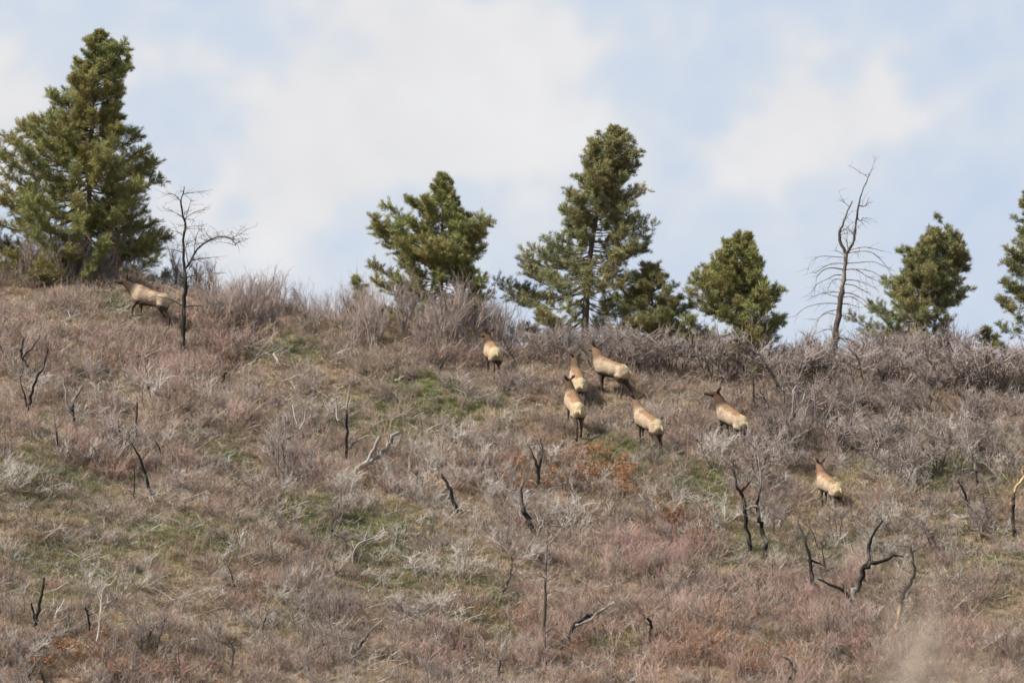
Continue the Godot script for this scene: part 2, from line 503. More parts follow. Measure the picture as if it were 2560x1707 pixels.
func stems() -> Array:
	return [
		["slim burnt stem with pale fork at the left edge above tan grass", [[67, 950], [67, 919], [55, 893], [55, 871], [61, 845]], 9, 4, CHAR, DARK, [[[57, 893], [72, 880], [86, 869], [103, 840]]], PALE, 3],
		["slanting charred stem meeting a fork at the left edge", [[70, 1042], [73, 1003], [87, 952], [107, 913], [119, 866]], 8, 3, DARK, CHAR, [[[71, 1030], [60, 989], [48, 950]]], DARK, 3],
		["short charred sapling at the very left edge below the thicket", [[26, 916], [14, 895], [2, 872], [-8, 845]], 6, 3, CHAR, DARK, [], DARK, 1],
		["thick dark stem in a clump on the left slope, beside tan grass", [[184, 1087], [182, 1036], [181, 1008], [197, 978], [205, 960]], 9, 4, CHAR, GREY, [[[182, 1040], [168, 1020], [166, 997], [157, 958]]], GREY, 4],
		["thin grey stem left of the dark clump on the left slope", [[145, 1140], [141, 1092], [137, 1056], [132, 1030]], 6, 2, DARK, GREY, [], GREY, 2],
		["straight thin charred pole on the left slope", [[341, 1094], [341, 1050], [343, 1003]], 5, 3, CHAR, DARK, [], DARK, 1],
		["long black leaning stem above white branches, left of centre", [[379, 1242], [362, 1182], [348, 1143], [328, 1107]], 8, 3, CHAR, CHAR, [], DARK, 3],
		["thin upright dark pole left of the long black leaning stem", [[335, 1257], [335, 1210], [334, 1163]], 5, 2, DARK, CHAR, [], DARK, 1],
		["curved dark stem right of the straight thin charred pole", [[405, 1150], [398, 1120], [386, 1098], [377, 1083]], 5, 2, CHAR, GREY, [], GREY, 2],
		["tall wavering dark stem below the leaning burnt tree", [[381, 1010], [370, 961], [363, 918]], 5, 2, DARK, CHAR, [], DARK, 2],
		["bleached upright stem below the leaning burnt tree", [[400, 984], [402, 950], [404, 919]], 5, 2, PALE, PALE, [], PALE, 3],
		["short charred stub right of the bleached stem", [[543, 980], [557, 950], [565, 930]], 8, 5, CHAR, CHAR, [], DARK, 1],
		["crooked thin charred stem between two clumps on the left slope", [[304, 1112], [298, 1080], [295, 1052]], 5, 2, CHAR, DARK, [], DARK, 1],
		["stout black stem leaning right over the green patch, lower left", [[77, 1588], [92, 1538], [103, 1478], [108, 1443]], 9, 5, CHAR, CHAR, [[[88, 1550], [80, 1525], [76, 1505]]], GREY, 2],
		["white branching stem right of the stout black stem, lower left", [[138, 1590], [138, 1570], [102, 1535]], 5, 2, PALE, PALE, [[[138, 1570], [140, 1545], [142, 1515]], [[139, 1560], [152, 1530], [170, 1495]]], PALE, 2],
		["tall crooked bleached stem on the lower left", [[242, 1615], [249, 1560], [253, 1538], [253, 1493], [263, 1461]], 6, 2, PALE, PALE, [], PALE, 4],
		["dark stub left of the tall crooked bleached stem", [[226, 1594], [222, 1550], [212, 1522]], 6, 4, DARK, CHAR, [], DARK, 2],
		["thin charred stem leaning left beside the pale flattened shrub", [[588, 1470], [578, 1435], [566, 1402]], 5, 2, DARK, CHAR, [], DARK, 1],
		["dark stem in the bottom left corner", [[80, 1712], [72, 1690], [64, 1666]], 7, 4, CHAR, CHAR, [], DARK, 2],
		["dark curved stem near the bottom left corner", [[112, 1712], [105, 1690], [94, 1668]], 6, 3, CHAR, DARK, [], DARK, 2],
		["dark leaning stem at the bottom edge, left quarter", [[280, 1700], [270, 1675], [258, 1648]], 5, 3, CHAR, DARK, [], DARK, 2],
		["thin dark pole at the bottom edge left of centre", [[451, 1706], [449, 1680], [447, 1645]], 5, 2, DARK, CHAR, [], DARK, 2],
		["dark upright stem at the bottom edge beside the reddish clump", [[573, 1694], [578, 1660], [584, 1622]], 6, 3, CHAR, DARK, [], DARK, 2],
		["tall slanting dark stem on the lower left", [[538, 1618], [530, 1590], [523, 1550]], 5, 2, DARK, GREY, [], GREY, 2],
		["dark forked stem low on the left, before the grey shrubs", [[362, 1610], [372, 1590], [388, 1566]], 7, 3, CHAR, DARK, [[[366, 1600], [350, 1580], [340, 1550]]], DARK, 2],
		["upright charred stem at the foot end of the pale leaning log", [[868, 1162], [866, 1079], [865, 1022], [874, 960]], 8, 3, CHAR, GREY, [[[866, 1085], [853, 1060], [843, 1056], [841, 1020], [837, 984]], [[868, 1120], [892, 1098], [925, 1083]]], GREY, 4],
		["pale leaning log propped up at one end, left of centre", [[872, 1192], [917, 1157], [951, 1135], [977, 1106]], 13, 10, PALE, GREY, [[[975, 1108], [979, 1090], [998, 1078]], [[917, 1157], [935, 1120], [952, 1090]]], GREY, 2],
		["slender bleached stem above the big many-stemmed grey shrub", [[753, 1115], [746, 1076], [735, 1034], [731, 1010]], 5, 2, PALE, PALE, [[[746, 1076], [760, 1050], [763, 1020]]], PALE, 3],
		["leaning black stump with pale roots in the centre", [[1148, 1287], [1140, 1270], [1125, 1227], [1105, 1183]], 14, 5, CHAR, CHAR, [[[1142, 1276], [1160, 1282], [1180, 1300]]], PALE, 2],
		["short dark stub in reddish brush right of the pale leaning log", [[1043, 1232], [1044, 1205], [1043, 1175]], 6, 3, DARK, DARK, [], DARK, 1],
		["slanting dark stick on the bank below the skyline, left of an elk", [[1095, 940], [1105, 912], [1116, 888]], 6, 3, CHAR, DARK, [], DARK, 0],
		["slanting charred stick on the slope under the skyline, left of centre", [[636, 982], [645, 965], [654, 947]], 6, 4, CHAR, CHAR, [], DARK, 0],
		["cluster of thin charred stems above reddish brush, lower centre left", [[828, 1345], [830, 1320], [833, 1303], [845, 1285]], 5, 2, CHAR, DARK, [[[828, 1345], [798, 1350], [805, 1325], [815, 1300]], [[828, 1345], [845, 1330], [855, 1291], [869, 1259]]], DARK, 2],
		["thin pale crooked stick lying up the slope, lower centre left", [[878, 1416], [893, 1365], [928, 1347], [968, 1328]], 5, 2, GREY, PALE, [], PALE, 2],
		["dark leaning stem rising from the bleached pile, bottom left of centre", [[884, 1630], [910, 1603], [922, 1579], [960, 1545]], 8, 3, CHAR, GREY, [], GREY, 3],
		["thin dark crooked stem low on the left of centre", [[660, 1624], [657, 1568], [667, 1530]], 5, 2, DARK, CHAR, [], DARK, 2],
		["black forked stump with a silvery shrub at its right", [[1337, 1350], [1324, 1301], [1303, 1266], [1305, 1216], [1309, 1192]], 16, 4, CHAR, GREY, [[[1338, 1346], [1352, 1320], [1362, 1290]]], PALE, 4],
		["upright burnt stem behind the silvery dead shrub", [[1344, 1232], [1347, 1177], [1335, 1143], [1323, 1112]], 9, 3, CHAR, DARK, [[[1347, 1180], [1356, 1131], [1352, 1100]]], DARK, 4],
		["crooked leaning charred log in the bottom centre", [[1395, 1632], [1432, 1572], [1463, 1543], [1486, 1537], [1514, 1520], [1540, 1503]], 10, 5, CHAR, GREY, [[[1432, 1572], [1450, 1560], [1475, 1552], [1490, 1537]]], GREY, 3],
		["thin charred stem leaning right left of the tall thin dead tree", [[1250, 1494], [1270, 1456], [1279, 1417], [1280, 1390]], 6, 2, DARK, CHAR, [], DARK, 2],
		["black broken stub in the pinkish brush, bottom right of centre", [[1622, 1620], [1628, 1568], [1621, 1547]], 8, 6, CHAR, CHAR, [], DARK, 1],
		["dark slanting stem before a pale fan of twigs", [[1646, 1518], [1660, 1495], [1680, 1476], [1695, 1446]], 6, 2, CHAR, GREY, [], GREY, 2],
		["grey crooked branch in the pinkish brush right of centre bottom", [[1806, 1584], [1773, 1549], [1738, 1537], [1722, 1515]], 6, 3, DARK, GREY, [], GREY, 2],
		["short white stub at the bottom edge centre", [[1457, 1684], [1458, 1652]], 7, 5, PALE, PALE, [], PALE, 0],
		["dark stem at the bottom edge below the tall thin dead tree", [[1245, 1712], [1247, 1680], [1249, 1650]], 8, 5, CHAR, DARK, [], DARK, 2],
		["left of the twin charred stems, forked with a white scar", [[1874, 1380], [1866, 1317], [1862, 1266], [1853, 1232], [1843, 1220], [1835, 1181], [1834, 1148]], 11, 3, CHAR, DARK, [[[1854, 1234], [1865, 1220], [1878, 1203], [1893, 1188]]], GREY, 4],
		["right of the twin charred stems, taller and sinuous", [[1916, 1404], [1915, 1363], [1905, 1317], [1895, 1286], [1895, 1247], [1903, 1208], [1901, 1170], [1894, 1133]], 12, 3, CHAR, GREY, [[[1896, 1268], [1885, 1266], [1873, 1267]]], GREY, 5],
		["curved charred stem between the twin stems and big forked trunk", [[2050, 1492], [2029, 1441], [2025, 1398], [2017, 1359], [2002, 1317], [1997, 1288]], 11, 3, CHAR, DARK, [[[2026, 1398], [2045, 1405], [2062, 1412]]], DARK, 4],
		["large forked burnt trunk with silvery base, lower right", [[2131, 1526], [2137, 1487], [2149, 1460], [2160, 1425], [2172, 1398], [2176, 1363], [2187, 1332], [2208, 1300]], 17, 4, GREY, CHAR, [[[2163, 1422], [2187, 1410], [2218, 1402], [2240, 1393], [2262, 1396]], [[2134, 1505], [2122, 1491], [2106, 1472], [2067, 1452], [2046, 1444]]], GREY, 6],
		["sinuous charred stem on a pale foot, right of the large forked trunk", [[2238, 1574], [2249, 1530], [2257, 1491], [2273, 1464], [2288, 1437], [2284, 1402], [2279, 1368]], 12, 4, STRAW, CHAR, [], DARK, 5],
		["thin dark stem left of the curved charred stem, lower right", [[2072, 1442], [2062, 1410], [2055, 1368]], 5, 2, DARK, DARK, [], DARK, 2],
		["curved dark stem on the right slope beside a black hollow", [[2424, 1286], [2420, 1255], [2408, 1224], [2394, 1206]], 8, 3, CHAR, DARK, [], DARK, 4],
		["slim stem on the right slope, dark foot and pale top", [[2443, 1214], [2439, 1166], [2427, 1131], [2418, 1095]], 7, 3, CHAR, PALE, [], PALE, 4],
		["thin dark stem on the right slope near the right edge", [[2475, 1318], [2466, 1270], [2458, 1235]], 5, 2, DARK, DARK, [], DARK, 2],
		["stem at the right edge, charred below and straw-yellow above", [[2536, 1344], [2534, 1286], [2534, 1243], [2548, 1212], [2566, 1188]], 9, 5, CHAR, STRAW, [], STRAW, 4],
		["dark forked stem at the bottom edge, right of centre", [[1976, 1712], [1978, 1657], [1955, 1640]], 8, 3, DARK, GREY, [], GREY, 3],
		["tall grey forked stem standing above the lowest elk", [[1971, 1122], [1977, 1062], [1987, 1037], [2007, 1004], [2016, 975]], 9, 3, CHAR, GREY, [[[1980, 1052], [1985, 1010], [1987, 973], [2004, 950]]], GREY, 5],
		["dark curved stem right of the elk that stands behind a bush", [[1949, 1107], [1941, 1073], [1927, 1040]], 8, 4, DARK, CHAR, [], DARK, 2],
		["black upright stem above the elk that stands behind a bush", [[1897, 1035], [1887, 1009], [1885, 973], [1881, 942]], 8, 3, CHAR, DARK, [[[1886, 990], [1905, 1000], [1930, 1015]]], GREY, 3],
		["forked dark twig just above the back of the lowest elk", [[2010, 1150], [1996, 1129], [1985, 1108]], 6, 3, DARK, DARK, [[[1998, 1130], [2015, 1098], [2028, 1066]]], DARK, 2],
		["dark vee-shaped stem on the right slope below the pale snag", [[2232, 1112], [2226, 1062], [2214, 1030]], 8, 3, DARK, GREY, [[[2232, 1100], [2240, 1060], [2252, 1012]]], GREY, 4],
		["leaning pale log with a black foot under the tallest fir", [[108, 700], [134, 656], [179, 602], [203, 568]], 12, 5, CHAR, GREY, [[[128, 665], [150, 650], [172, 640]]], GREY, 4],
		["thin dark stem beside the leaning pale log under the tallest fir", [[86, 688], [118, 622], [126, 574]], 7, 3, CHAR, DARK, [], DARK, 4],
		["thin dark upright stem left of the leaning pale log", [[55, 670], [50, 600], [40, 560]], 6, 2, DARK, DARK, [], DARK, 4],
	]


func traced(pts: Array, root: Vector3, k: float, origin: Array, sway: float) -> PackedVector3Array:
	var p := PackedVector3Array()
	var zz := 0.0
	for i in pts.size():
		p.push_back(root + Vector3((pts[i][0] - origin[0]) * k, -(pts[i][1] - origin[1]) * k, zz))
		zz += rf(-1, 1) * sway
	return p


func smooth_line(p: PackedVector3Array, per := 3) -> PackedVector3Array:
	if p.size() < 3:
		return p
	var out := PackedVector3Array()
	for i in p.size() - 1:
		for j in per:
			out.push_back(p[i].cubic_interpolate(p[i + 1], p[maxi(i - 1, 0)], p[mini(i + 2, p.size() - 1)], float(j) / per))
	out.push_back(p[-1])
	return out


func knotty(n: int, a: float, b: float) -> PackedFloat32Array:
	var r := tapered(n, a, b)
	for i in n:
		r[i] *= rf(0.86, 1.16)
	return r


func log_tube(sh: Shape, p: PackedVector3Array, r: PackedFloat32Array, sides: int, ca: Color, cb: Color, knots := 0.55) -> void:
	# a knotty limb: bent at every joint, its tone patchy where bark has burnt or weathered away
	var q := p.duplicate()
	for i in range(1, q.size()):
		q[i] += Vector3(rf(-1, 1), rf(-1, 1), rf(-1, 1)) * (r[i] * knots + 0.006)
	var s0 := sh.v.size()
	sh.tube(q, r, sides, ca, ca)
	var off := rf(0, 90)
	var scar := cb.lerp(PALE, 0.5)
	for i in range(s0, sh.v.size()):
		var t := float((i - s0) / sides) / float(p.size() - 1)
		var n := n_fine.get_noise_3d(sh.v[i].x * 5.0 + off, sh.v[i].y * 3.0, sh.v[i].z * 5.0)
		var late := 0.42 if cb.g > ca.g else 0.0
		var c := ca.lerp(cb, smoothstep(0.08 + late, 0.34 + late * 1.2, t + n * 0.25))
		sh.c[i] = c.lerp(scar, smoothstep(0.22, 0.5, n) * 0.45) * (1.0 + n * 0.5)


func charred_stems() -> void:
	for s in stems():
		var pts: Array = s[1]
		var at := spot(pts[0][0], pts[0][1])
		var k := metres(at)
		var o := thing("burnt_sapling", at, s[0], "dead stem")
		var sh := Shape.new()
		var line := smooth_line(traced(pts, Vector3.ZERO, k, pts[0], 0.12), 4)
		line.insert(0, line[0] - Vector3(0, 0.15, 0))
		log_tube(sh, line, knotty(line.size(), s[2] * k * 0.58, s[3] * k * 0.56), 7, s[4], s[5])
		part("trunk", sh.mesh(M.bark), o)
		var lines := [line]
		for l in s[6]:
			var b := Shape.new()
			var near := line[0]
			var start := Vector3((l[0][0] - pts[0][0]) * k, -(l[0][1] - pts[0][1]) * k, 0)
			for q in line:
				if Vector2(q.x - start.x, q.y - start.y).length() < Vector2(near.x - start.x, near.y - start.y).length():
					near = q
			var ll := smooth_line(traced(l, near, k, l[0], 0.14))
			log_tube(b, ll, knotty(ll.size(), s[2] * k * 0.38, s[3] * k * 0.42), 6, s[5], s[5])
			part("branch", b.mesh(M.bark), o)
			lines.append(ll)
		for i in s[8] * 2:
			var on: PackedVector3Array = lines[rng.randi() % lines.size()]
			var q := on[rng.randi_range(on.size() / 3, on.size() - 1)]
			var tw := Shape.new()
			var tl := bent(q, Vector3(rf(-1, 1), rf(0.1, 1.0), rf(-1, 1)), rf(0.2, 0.65), 4, 0.4, 0.05)
			tw.tube(tl, tapered(5, 0.012, 0.004), 4, s[5].lerp(s[7], 0.5), s[7])
			for j in 3:
				var t2 := bent(tl[1 + j], Vector3(rf(-1, 1), rf(-0.1, 1.0), rf(-1, 1)), rf(0.12, 0.3), 3, 0.3, 0.05)
				tw.tube(t2, tapered(4, 0.008, 0.004), 3, s[7], s[7])
			part("twig", tw.mesh(M.bark), o)


# logs on the ground: label, two ends and points between (column, row), widths, tones
func fallen_logs() -> void:
	var logs := [
		["short bleached log on the bank below the skyline", [[988, 958], [1002, 950], [1017, 942]], 7, 4, PALE, PALE, []],
		["bleached root lying across a dark hollow on the left bank", [[684, 890], [690, 902], [695, 912]], 8, 4, PALE, PALE, [[[686, 892], [712, 897], [730, 908], [745, 922]]]],
		["black fallen stick between the twin charred stems and lowest elk", [[1962, 1290], [1985, 1280], [2018, 1268]], 8, 4, CHAR, CHAR, []],
		["long grey fallen branch behind the lowest elk", [[2075, 1110], [2058, 1112], [2035, 1118]], 5, 3, DARK, DARK, []],
		["bleached fallen branch below the crest behind the elk", [[1690, 950], [1655, 962], [1625, 985]], 6, 3, PALE, GREY, []],
		["white stick lying across the left edge above the green patch", [[-10, 1200], [25, 1175], [45, 1158], [75, 1150]], 6, 3, PALE, PALE, []],
		["white broken stick on the slope left of the twin charred stems", [[1812, 1188], [1826, 1191], [1838, 1193]], 5, 3, PALE, PALE, []],
		["thin pale branch lying up the slope left of the elk", [[1280, 978], [1300, 960], [1322, 935]], 5, 2, PALE, PALE, []],
		["bare grey root on the right slope, lower edge", [[2380, 1290], [2405, 1300], [2430, 1290]], 6, 3, GREY, GREY, []],
	]
	for s in logs:
		var pts: Array = s[1]
		var at := spot(pts[0][0], pts[0][1])
		var k := metres(at)
		var o := thing("fallen_log", at, s[0], "log")
		var line := PackedVector3Array()
		for p in pts:
			line.push_back(spot(p[0], p[1]) - at + Vector3(0, 0.05, 0))
		line = smooth_line(line)
		var sh := Shape.new()
		log_tube(sh, line, knotty(line.size(), s[2] * k * 0.5, s[3] * k * 0.5), 8, s[4], s[5])
		part("trunk", sh.mesh(M.bark), o)
		for i in 2:
			var q := line[rng.randi_range(1, line.size() - 1)]
			var tw := Shape.new()
			var tl := bent(q, Vector3(rf(-1, 1), rf(0.2, 0.8), rf(-0.4, 1)), rf(0.15, 0.4), 4, 0.3, 0.0)
			tw.tube(tl, tapered(5, 0.014, 0.006), 4, s[5], s[5])
			part("twig", tw.mesh(M.bark), o)
		for l in s[6]:
			var b := Shape.new()
			var ll := smooth_line(traced(l, spot(pts[-1][0], pts[-1][1]) - at + Vector3(0, 0.05, 0), k, l[0], 0.1))
			b.tube(ll, knotty(ll.size(), s[3] * k * 0.4, s[3] * k * 0.25), 6, s[4], s[4])
			part("branch", b.mesh(M.bark), o)


# ---------------------------------------------------------------- standing dead trees
func dead_tree(label: String, foot: Array, back: float, trunks: Array, limbs: Array, tone: Color, tip: Color, called := "dead_tree", twig_load := 3, fine := 0) -> void:
	var at := spot(foot[0], foot[1]) if back == 0.0 else ground(spot(foot[0], foot[1]).x, spot(foot[0], foot[1]).z - back)
	var k := metres(at)
	var o := thing(called, at, label, "tree")
	var lines := []
	var origin: Array = trunks[0][0][0]
	for t in trunks:
		var root := Vector3.ZERO
		if lines.size():
			root = nearest(lines[0], Vector3((t[0][0][0] - origin[0]) * k, -(t[0][0][1] - origin[1]) * k, 0))
		var line := smooth_line(traced(t[0], root, k, t[0][0], 0.06), 4)
		if lines.is_empty():
			line.insert(0, line[0] - Vector3(0, 0.6, 0))
		var sh := Shape.new()
		log_tube(sh, line, knotty(line.size(), t[1] * k * 0.5, t[2] * k * 0.5), 10, tone, tone if called == "burnt_tree" else tone.lerp(tip, 0.35), 0.22)
		part("trunk" if lines.is_empty() else "fork", sh.mesh(M.bark), o)
		lines.append(line)
	for l in limbs:
		var want := Vector3((l[0][0] - origin[0]) * k, -(l[0][1] - origin[1]) * k, 0)
		var root := want
		var best := 1e9
		for ln in lines:
			var q := nearest(ln, want)
			if Vector2(q.x - want.x, q.y - want.y).length() < best:
				best = Vector2(q.x - want.x, q.y - want.y).length()
				root = q
		var line := smooth_line(traced(l, root, k, l[0], 0.16), 4)
		var sh := Shape.new()
		var r0 := 0.021 * rf(0.7, 1.25)
		sh.tube(line, knotty(line.size(), r0, 0.007), 5, tone.lerp(tip, 0.3), tip)
		for j in twig_load:
			var q := line[rng.randi_range(2, line.size() - 1)]
			var tl := bent(q, Vector3(rf(-1, 1), rf(-1.0, 0.5), rf(-1, 1)) + (line[-1] - line[0]).normalized(), rf(0.15, 0.6), 3, 0.35, -0.03)
			sh.tube(tl, tapered(4, 0.008, 0.003), 3, tip, tip)
		part("branch", sh.mesh(M.bark), o)

	for i in fine:
		var ln: PackedVector3Array = lines[rng.randi() % lines.size()]
		var a := ln[rng.randi_range(ln.size() / 3, ln.size() - 1)]
		var sh := Shape.new()
		var az := rf(0, TAU)
		var line := bent(a, Vector3(cos(az), rf(0.1, 0.9), sin(az)), rf(0.35, 1.15), 6, 0.22, -0.05)
		sh.tube(line, tapered(7, 0.013, 0.004), 4, tone.lerp(tip, 0.6), tip)
		for j in 6:
			var tl := bent(line[rng.randi_range(1, 6)], Vector3(rf(-1, 1), rf(-0.4, 0.8), rf(-1, 1)), rf(0.12, 0.45), 3, 0.35, 0.0)
			sh.tube(tl, tapered(4, 0.007, 0.003), 3, tip, tip)
		part("branch", sh.mesh(M.bark), o)


func nearest(line: PackedVector3Array, want: Vector3) -> Vector3:
	var near := line[0]
	for q in line:
		if Vector2(q.x - want.x, q.y - want.y).length() < Vector2(near.x - want.x, near.y - want.y).length():
			near = q
	return near


func dead_trees() -> void:
	dead_tree("tall pale snag with forked top and drooping bare branches on the crest", [2084, 930], 0.8,
		[[[[2082, 925], [2089, 870], [2099, 799], [2108, 740], [2114, 696], [2121, 640]], 20, 9], [[[2121, 642], [2107, 613], [2104, 589], [2113, 568], [2121, 544], [2137, 508]], 9, 3], [[[2122, 640], [2132, 623], [2142, 603], [2147, 558], [2157, 506], [2163, 482], [2183, 437]], 9, 2]],
		[[[2121, 628], [2119, 600], [2121, 574]], [[2147, 590], [2135, 574], [2131, 565]], [[2159, 520], [2175, 520], [2185, 500]], [[2150, 545], [2158, 556], [2166, 548]],
		[[2115, 648], [2085, 644], [2052, 643], [2030, 655], [2017, 680]], [[2114, 665], [2080, 664], [2055, 675], [2040, 688], [2033, 686]], [[2113, 680], [2080, 676], [2058, 682], [2042, 700], [2041, 719]], [[2111, 698], [2090, 697], [2068, 708], [2043, 720], [2025, 745]], [[2108, 705], [2085, 703], [2073, 718], [2067, 740]],
		[[2104, 746], [2075, 744], [2045, 750], [2015, 766]], [[2100, 770], [2060, 769], [2030, 773], [2007, 783], [1985, 802]], [[2099, 782], [2075, 785], [2055, 796], [2043, 812]], [[2096, 806], [2070, 800], [2050, 810], [2040, 830]], [[2090, 842], [2062, 842], [2040, 852], [2021, 861]], [[2084, 896], [2060, 893], [2043, 897]],
		[[2122, 645], [2150, 640], [2185, 643], [2215, 668], [2236, 702]], [[2121, 663], [2150, 661], [2190, 658], [2215, 668], [2236, 678]], [[2118, 676], [2150, 675], [2180, 678], [2205, 690], [2224, 708]], [[2117, 687], [2145, 686], [2170, 700], [2196, 715]], [[2114, 703], [2145, 704], [2175, 715], [2203, 728]], [[2112, 718], [2140, 722], [2160, 733], [2178, 743]], [[2109, 738], [2135, 740], [2160, 752], [2182, 775]], [[2107, 760], [2130, 757], [2150, 765], [2170, 783]], [[2105, 773], [2130, 774], [2153, 783]], [[2102, 806], [2125, 806], [2146, 817]], [[2098, 850], [2120, 851], [2135, 855]], [[2125, 630], [2165, 622], [2210, 633]]],
		Color(0.085, 0.068, 0.054), Color(0.22, 0.185, 0.16), "dead_tree", 7, 12)
	dead_tree("burnt tree with black trunk and thin arching bare branches beside the leftmost elk", [455, 895], 0.0,
		[[[[455, 893], [457, 845], [458, 802], [459, 750], [463, 700], [458, 656], [456, 595], [460, 554], [453, 525], [448, 493], [455, 471], [457, 455]], 13, 2], [[[464, 672], [478, 655], [492, 627], [514, 605], [552, 588], [580, 592], [594, 611]], 6, 2]],
		[[[472, 660], [485, 638], [490, 600], [500, 575], [515, 571]], [[460, 548], [468, 515], [475, 490]], [[452, 630], [430, 622], [410, 619]], [[450, 766], [425, 752], [400, 745], [380, 742], [350, 752]], [[466, 764], [490, 760], [510, 761], [533, 774]], [[460, 826], [488, 815], [520, 812], [543, 816]], [[460, 824], [500, 822], [530, 838]],
		[[475, 684], [505, 676], [533, 672], [558, 675]], [[476, 710], [500, 708], [515, 715], [530, 735]], [[460, 870], [490, 868], [520, 872], [545, 888], [571, 915], [576, 930]], [[488, 653], [520, 648], [558, 646]], [[452, 578], [440, 570], [425, 565]], [[455, 476], [475, 471], [500, 470]], [[449, 495], [435, 480], [420, 478]], [[470, 655], [463, 610], [473, 598]], [[455, 700], [435, 692], [415, 700]], [[462, 540], [490, 522], [510, 520]]],
		Color(0.022, 0.019, 0.018), Color(0.18, 0.145, 0.13), "burnt_tree", 9, 34)
	dead_tree("tall thin dead tree with sparse bare twigs in the bottom centre", [1363, 1668], 0.0,
		[[[[1363, 1668], [1361, 1584], [1363, 1487], [1366, 1410], [1368, 1352], [1371, 1316]], 11, 3]],
		[[[1366, 1404], [1335, 1392], [1305, 1396]], [[1366, 1405], [1395, 1407], [1428, 1420]], [[1362, 1585], [1385, 1572], [1415, 1592]], [[1363, 1520], [1345, 1528], [1330, 1525]], [[1365, 1450], [1345, 1440], [1322, 1440]], [[1364, 1490], [1390, 1480], [1420, 1487]], [[1362, 1610], [1340, 1600], [1318, 1605]]],
		Color(0.075, 0.062, 0.058), Color(0.3, 0.26, 0.24), "dead_tree", 5, 16)


# ---------------------------------------------------------------- firs
func side_at(line: Array, row: float) -> float:
	if row <= line[0][0]:
		return line[0][1]
	for i in line.size() - 1:
		if row <= line[i + 1][0]:
			return lerpf(line[i][1], line[i + 1][1], (row - line[i][0]) / float(line[i + 1][0] - line[i][0]))
	return line[-1][1]


func fir(label: String, called: String, foot: Array, back: float, trunks: Array, left: Array, right: Array, count: int, dense: float, tone: Color, leafy_low := 0.03) -> void:
	var p0 := spot(foot[0], foot[1])
	var at := ground(p0.x, p0.z - back)
	var k := metres(at)
	# the foot of the trunk stands where the ground is; rows are measured from there
	var base := seen_at(at)
	var o := thing(called, at, label, "tree", "firs on the crest")
	var wood := Shape.new()
	var limbs := Shape.new()
	var leaf := Shape.new()
	var bark := Color(0.13, 0.105, 0.085)
	for ti in trunks.size():
		var line := PackedVector3Array()
		for q in trunks[ti]:
			line.push_back(Vector3((q[0] - base.x) * k, -(q[1] - base.y) * k, rf(-0.05, 0.05)))
		if ti == 0:
			line[0] = Vector3(0, -0.4, 0)
		line = smooth_line(line, 4)
		var tall := line[-1].y - line[0].y
		wood.tube(line, tapered(line.size(), 0.014 * tall + 0.02, 0.012), 8, bark, bark)
		var share := int(count * (1.0 if ti == 0 else 0.35))
		for i in share:
			var f := pow((i + rf(0, 1)) / share, 0.9)
			var low := leafy_low if ti == 0 else 0.05
			var t := lerpf(low, 0.995, f)
			var g := t * (line.size() - 1.001)
			var gi := int(g)
			var a := line[gi].lerp(line[gi + 1], g - gi)
			var az := rf(0, TAU)
			var out := Vector3(cos(az), 0, sin(az))
			var rise := lerpf(-0.16, 0.95, pow(t, 1.15)) + rf(-0.12, 0.12)
			# reach: from the outline at the height where this limb ends
			var row := base.y - a.y / k
			var reach := 0.0
			for it in 2:
				var r := row - 0.45 * reach * rise / k
				var rr := maxf(0.05, side_at(right, r) * k - base.x * k - a.x)
				var rl := maxf(0.05, a.x - (side_at(left, r) * k - base.x * k))
				var mean := (rr + rl) * 0.5
				var c2 := out.x * out.x
				reach = lerpf(mean, rr if out.x > 0 else rl, c2)
			reach *= rf(0.74, 1.08) if rng.randf() < 0.8 else rf(0.4, 0.74)
			if ti > 0:
				reach = minf(reach, 1.0)
			reach = maxf(reach, 0.1)
			# the limb itself, bowed down then up at its end
			var steps := 5
			var lp := PackedVector3Array()
			var kink := Vector3(rf(-1, 1), 0, rf(-1, 1)) * 0.08 * reach
			for s in steps + 1:
				var q := float(s) / steps
				lp.push_back(a + out * reach * q + kink * sin(q * PI) + Vector3.UP * reach * (rise * q - 0.22 * sin(q * PI) * (1.0 - t)))
			limbs.tube(lp, tapered(steps + 1, 0.01 + 0.009 * reach, 0.004), 4, bark, bark)
			var tint := tone * rf(0.78, 1.22)
			tint.r *= rf(0.9, 1.14)
			# puffs of needles along its outer part
			var sprays := int((4.5 + reach * 15.0) * dense)
			for s in sprays:
				var q := lerpf(0.25 if reach > 0.5 else 0.0, 1.0, pow(rng.randf(), 0.6))
				var h := q * (steps - 0.001)
				var hi := int(h)
				var b := lp[hi].lerp(lp[hi + 1], h - hi)
				var dirn := (lp[hi + 1] - lp[hi]).normalized()
				var ld := (dirn * rf(0.2, 0.9) + Vector3(rf(-1, 1), rf(-0.5, 1.0), rf(-1, 1))).normalized()
				var ll := clampf(reach * 0.3 * (1.2 - q * 0.7), 0.09, 0.36) * rf(0.6, 1.25)
				var st := tint * rf(0.78, 1.25)
				var m := 15 + int(ll * 100.0)
				for j in m:
					var w := sqrt(float(j) / m)
					var c0 := b + ld * ll * w + Vector3(rf(-1, 1), rf(-1, 1), rf(-1, 1)) * 0.045
					var nd := (ld * rf(0.3, 1.0) + Vector3(rf(-1, 1), rf(-0.6, 1.2), rf(-1, 1)) * 0.75).normalized()
					var wd := nd.cross(Vector3(rf(-1, 1), rf(-1, 1), rf(-1, 1))).normalized() * rf(0.0055, 0.0105)
					leaf.blade(c0 - wd, c0 + wd, c0 + nd * rf(0.09, 0.17), st * rf(0.85, 1.15))
	part("trunk", wood.mesh(M.bark), o)
	part("limb", limbs.mesh(M.bark), o).set_meta("kind", "stuff")
	part("crown", leaf.mesh(M.needle), o)


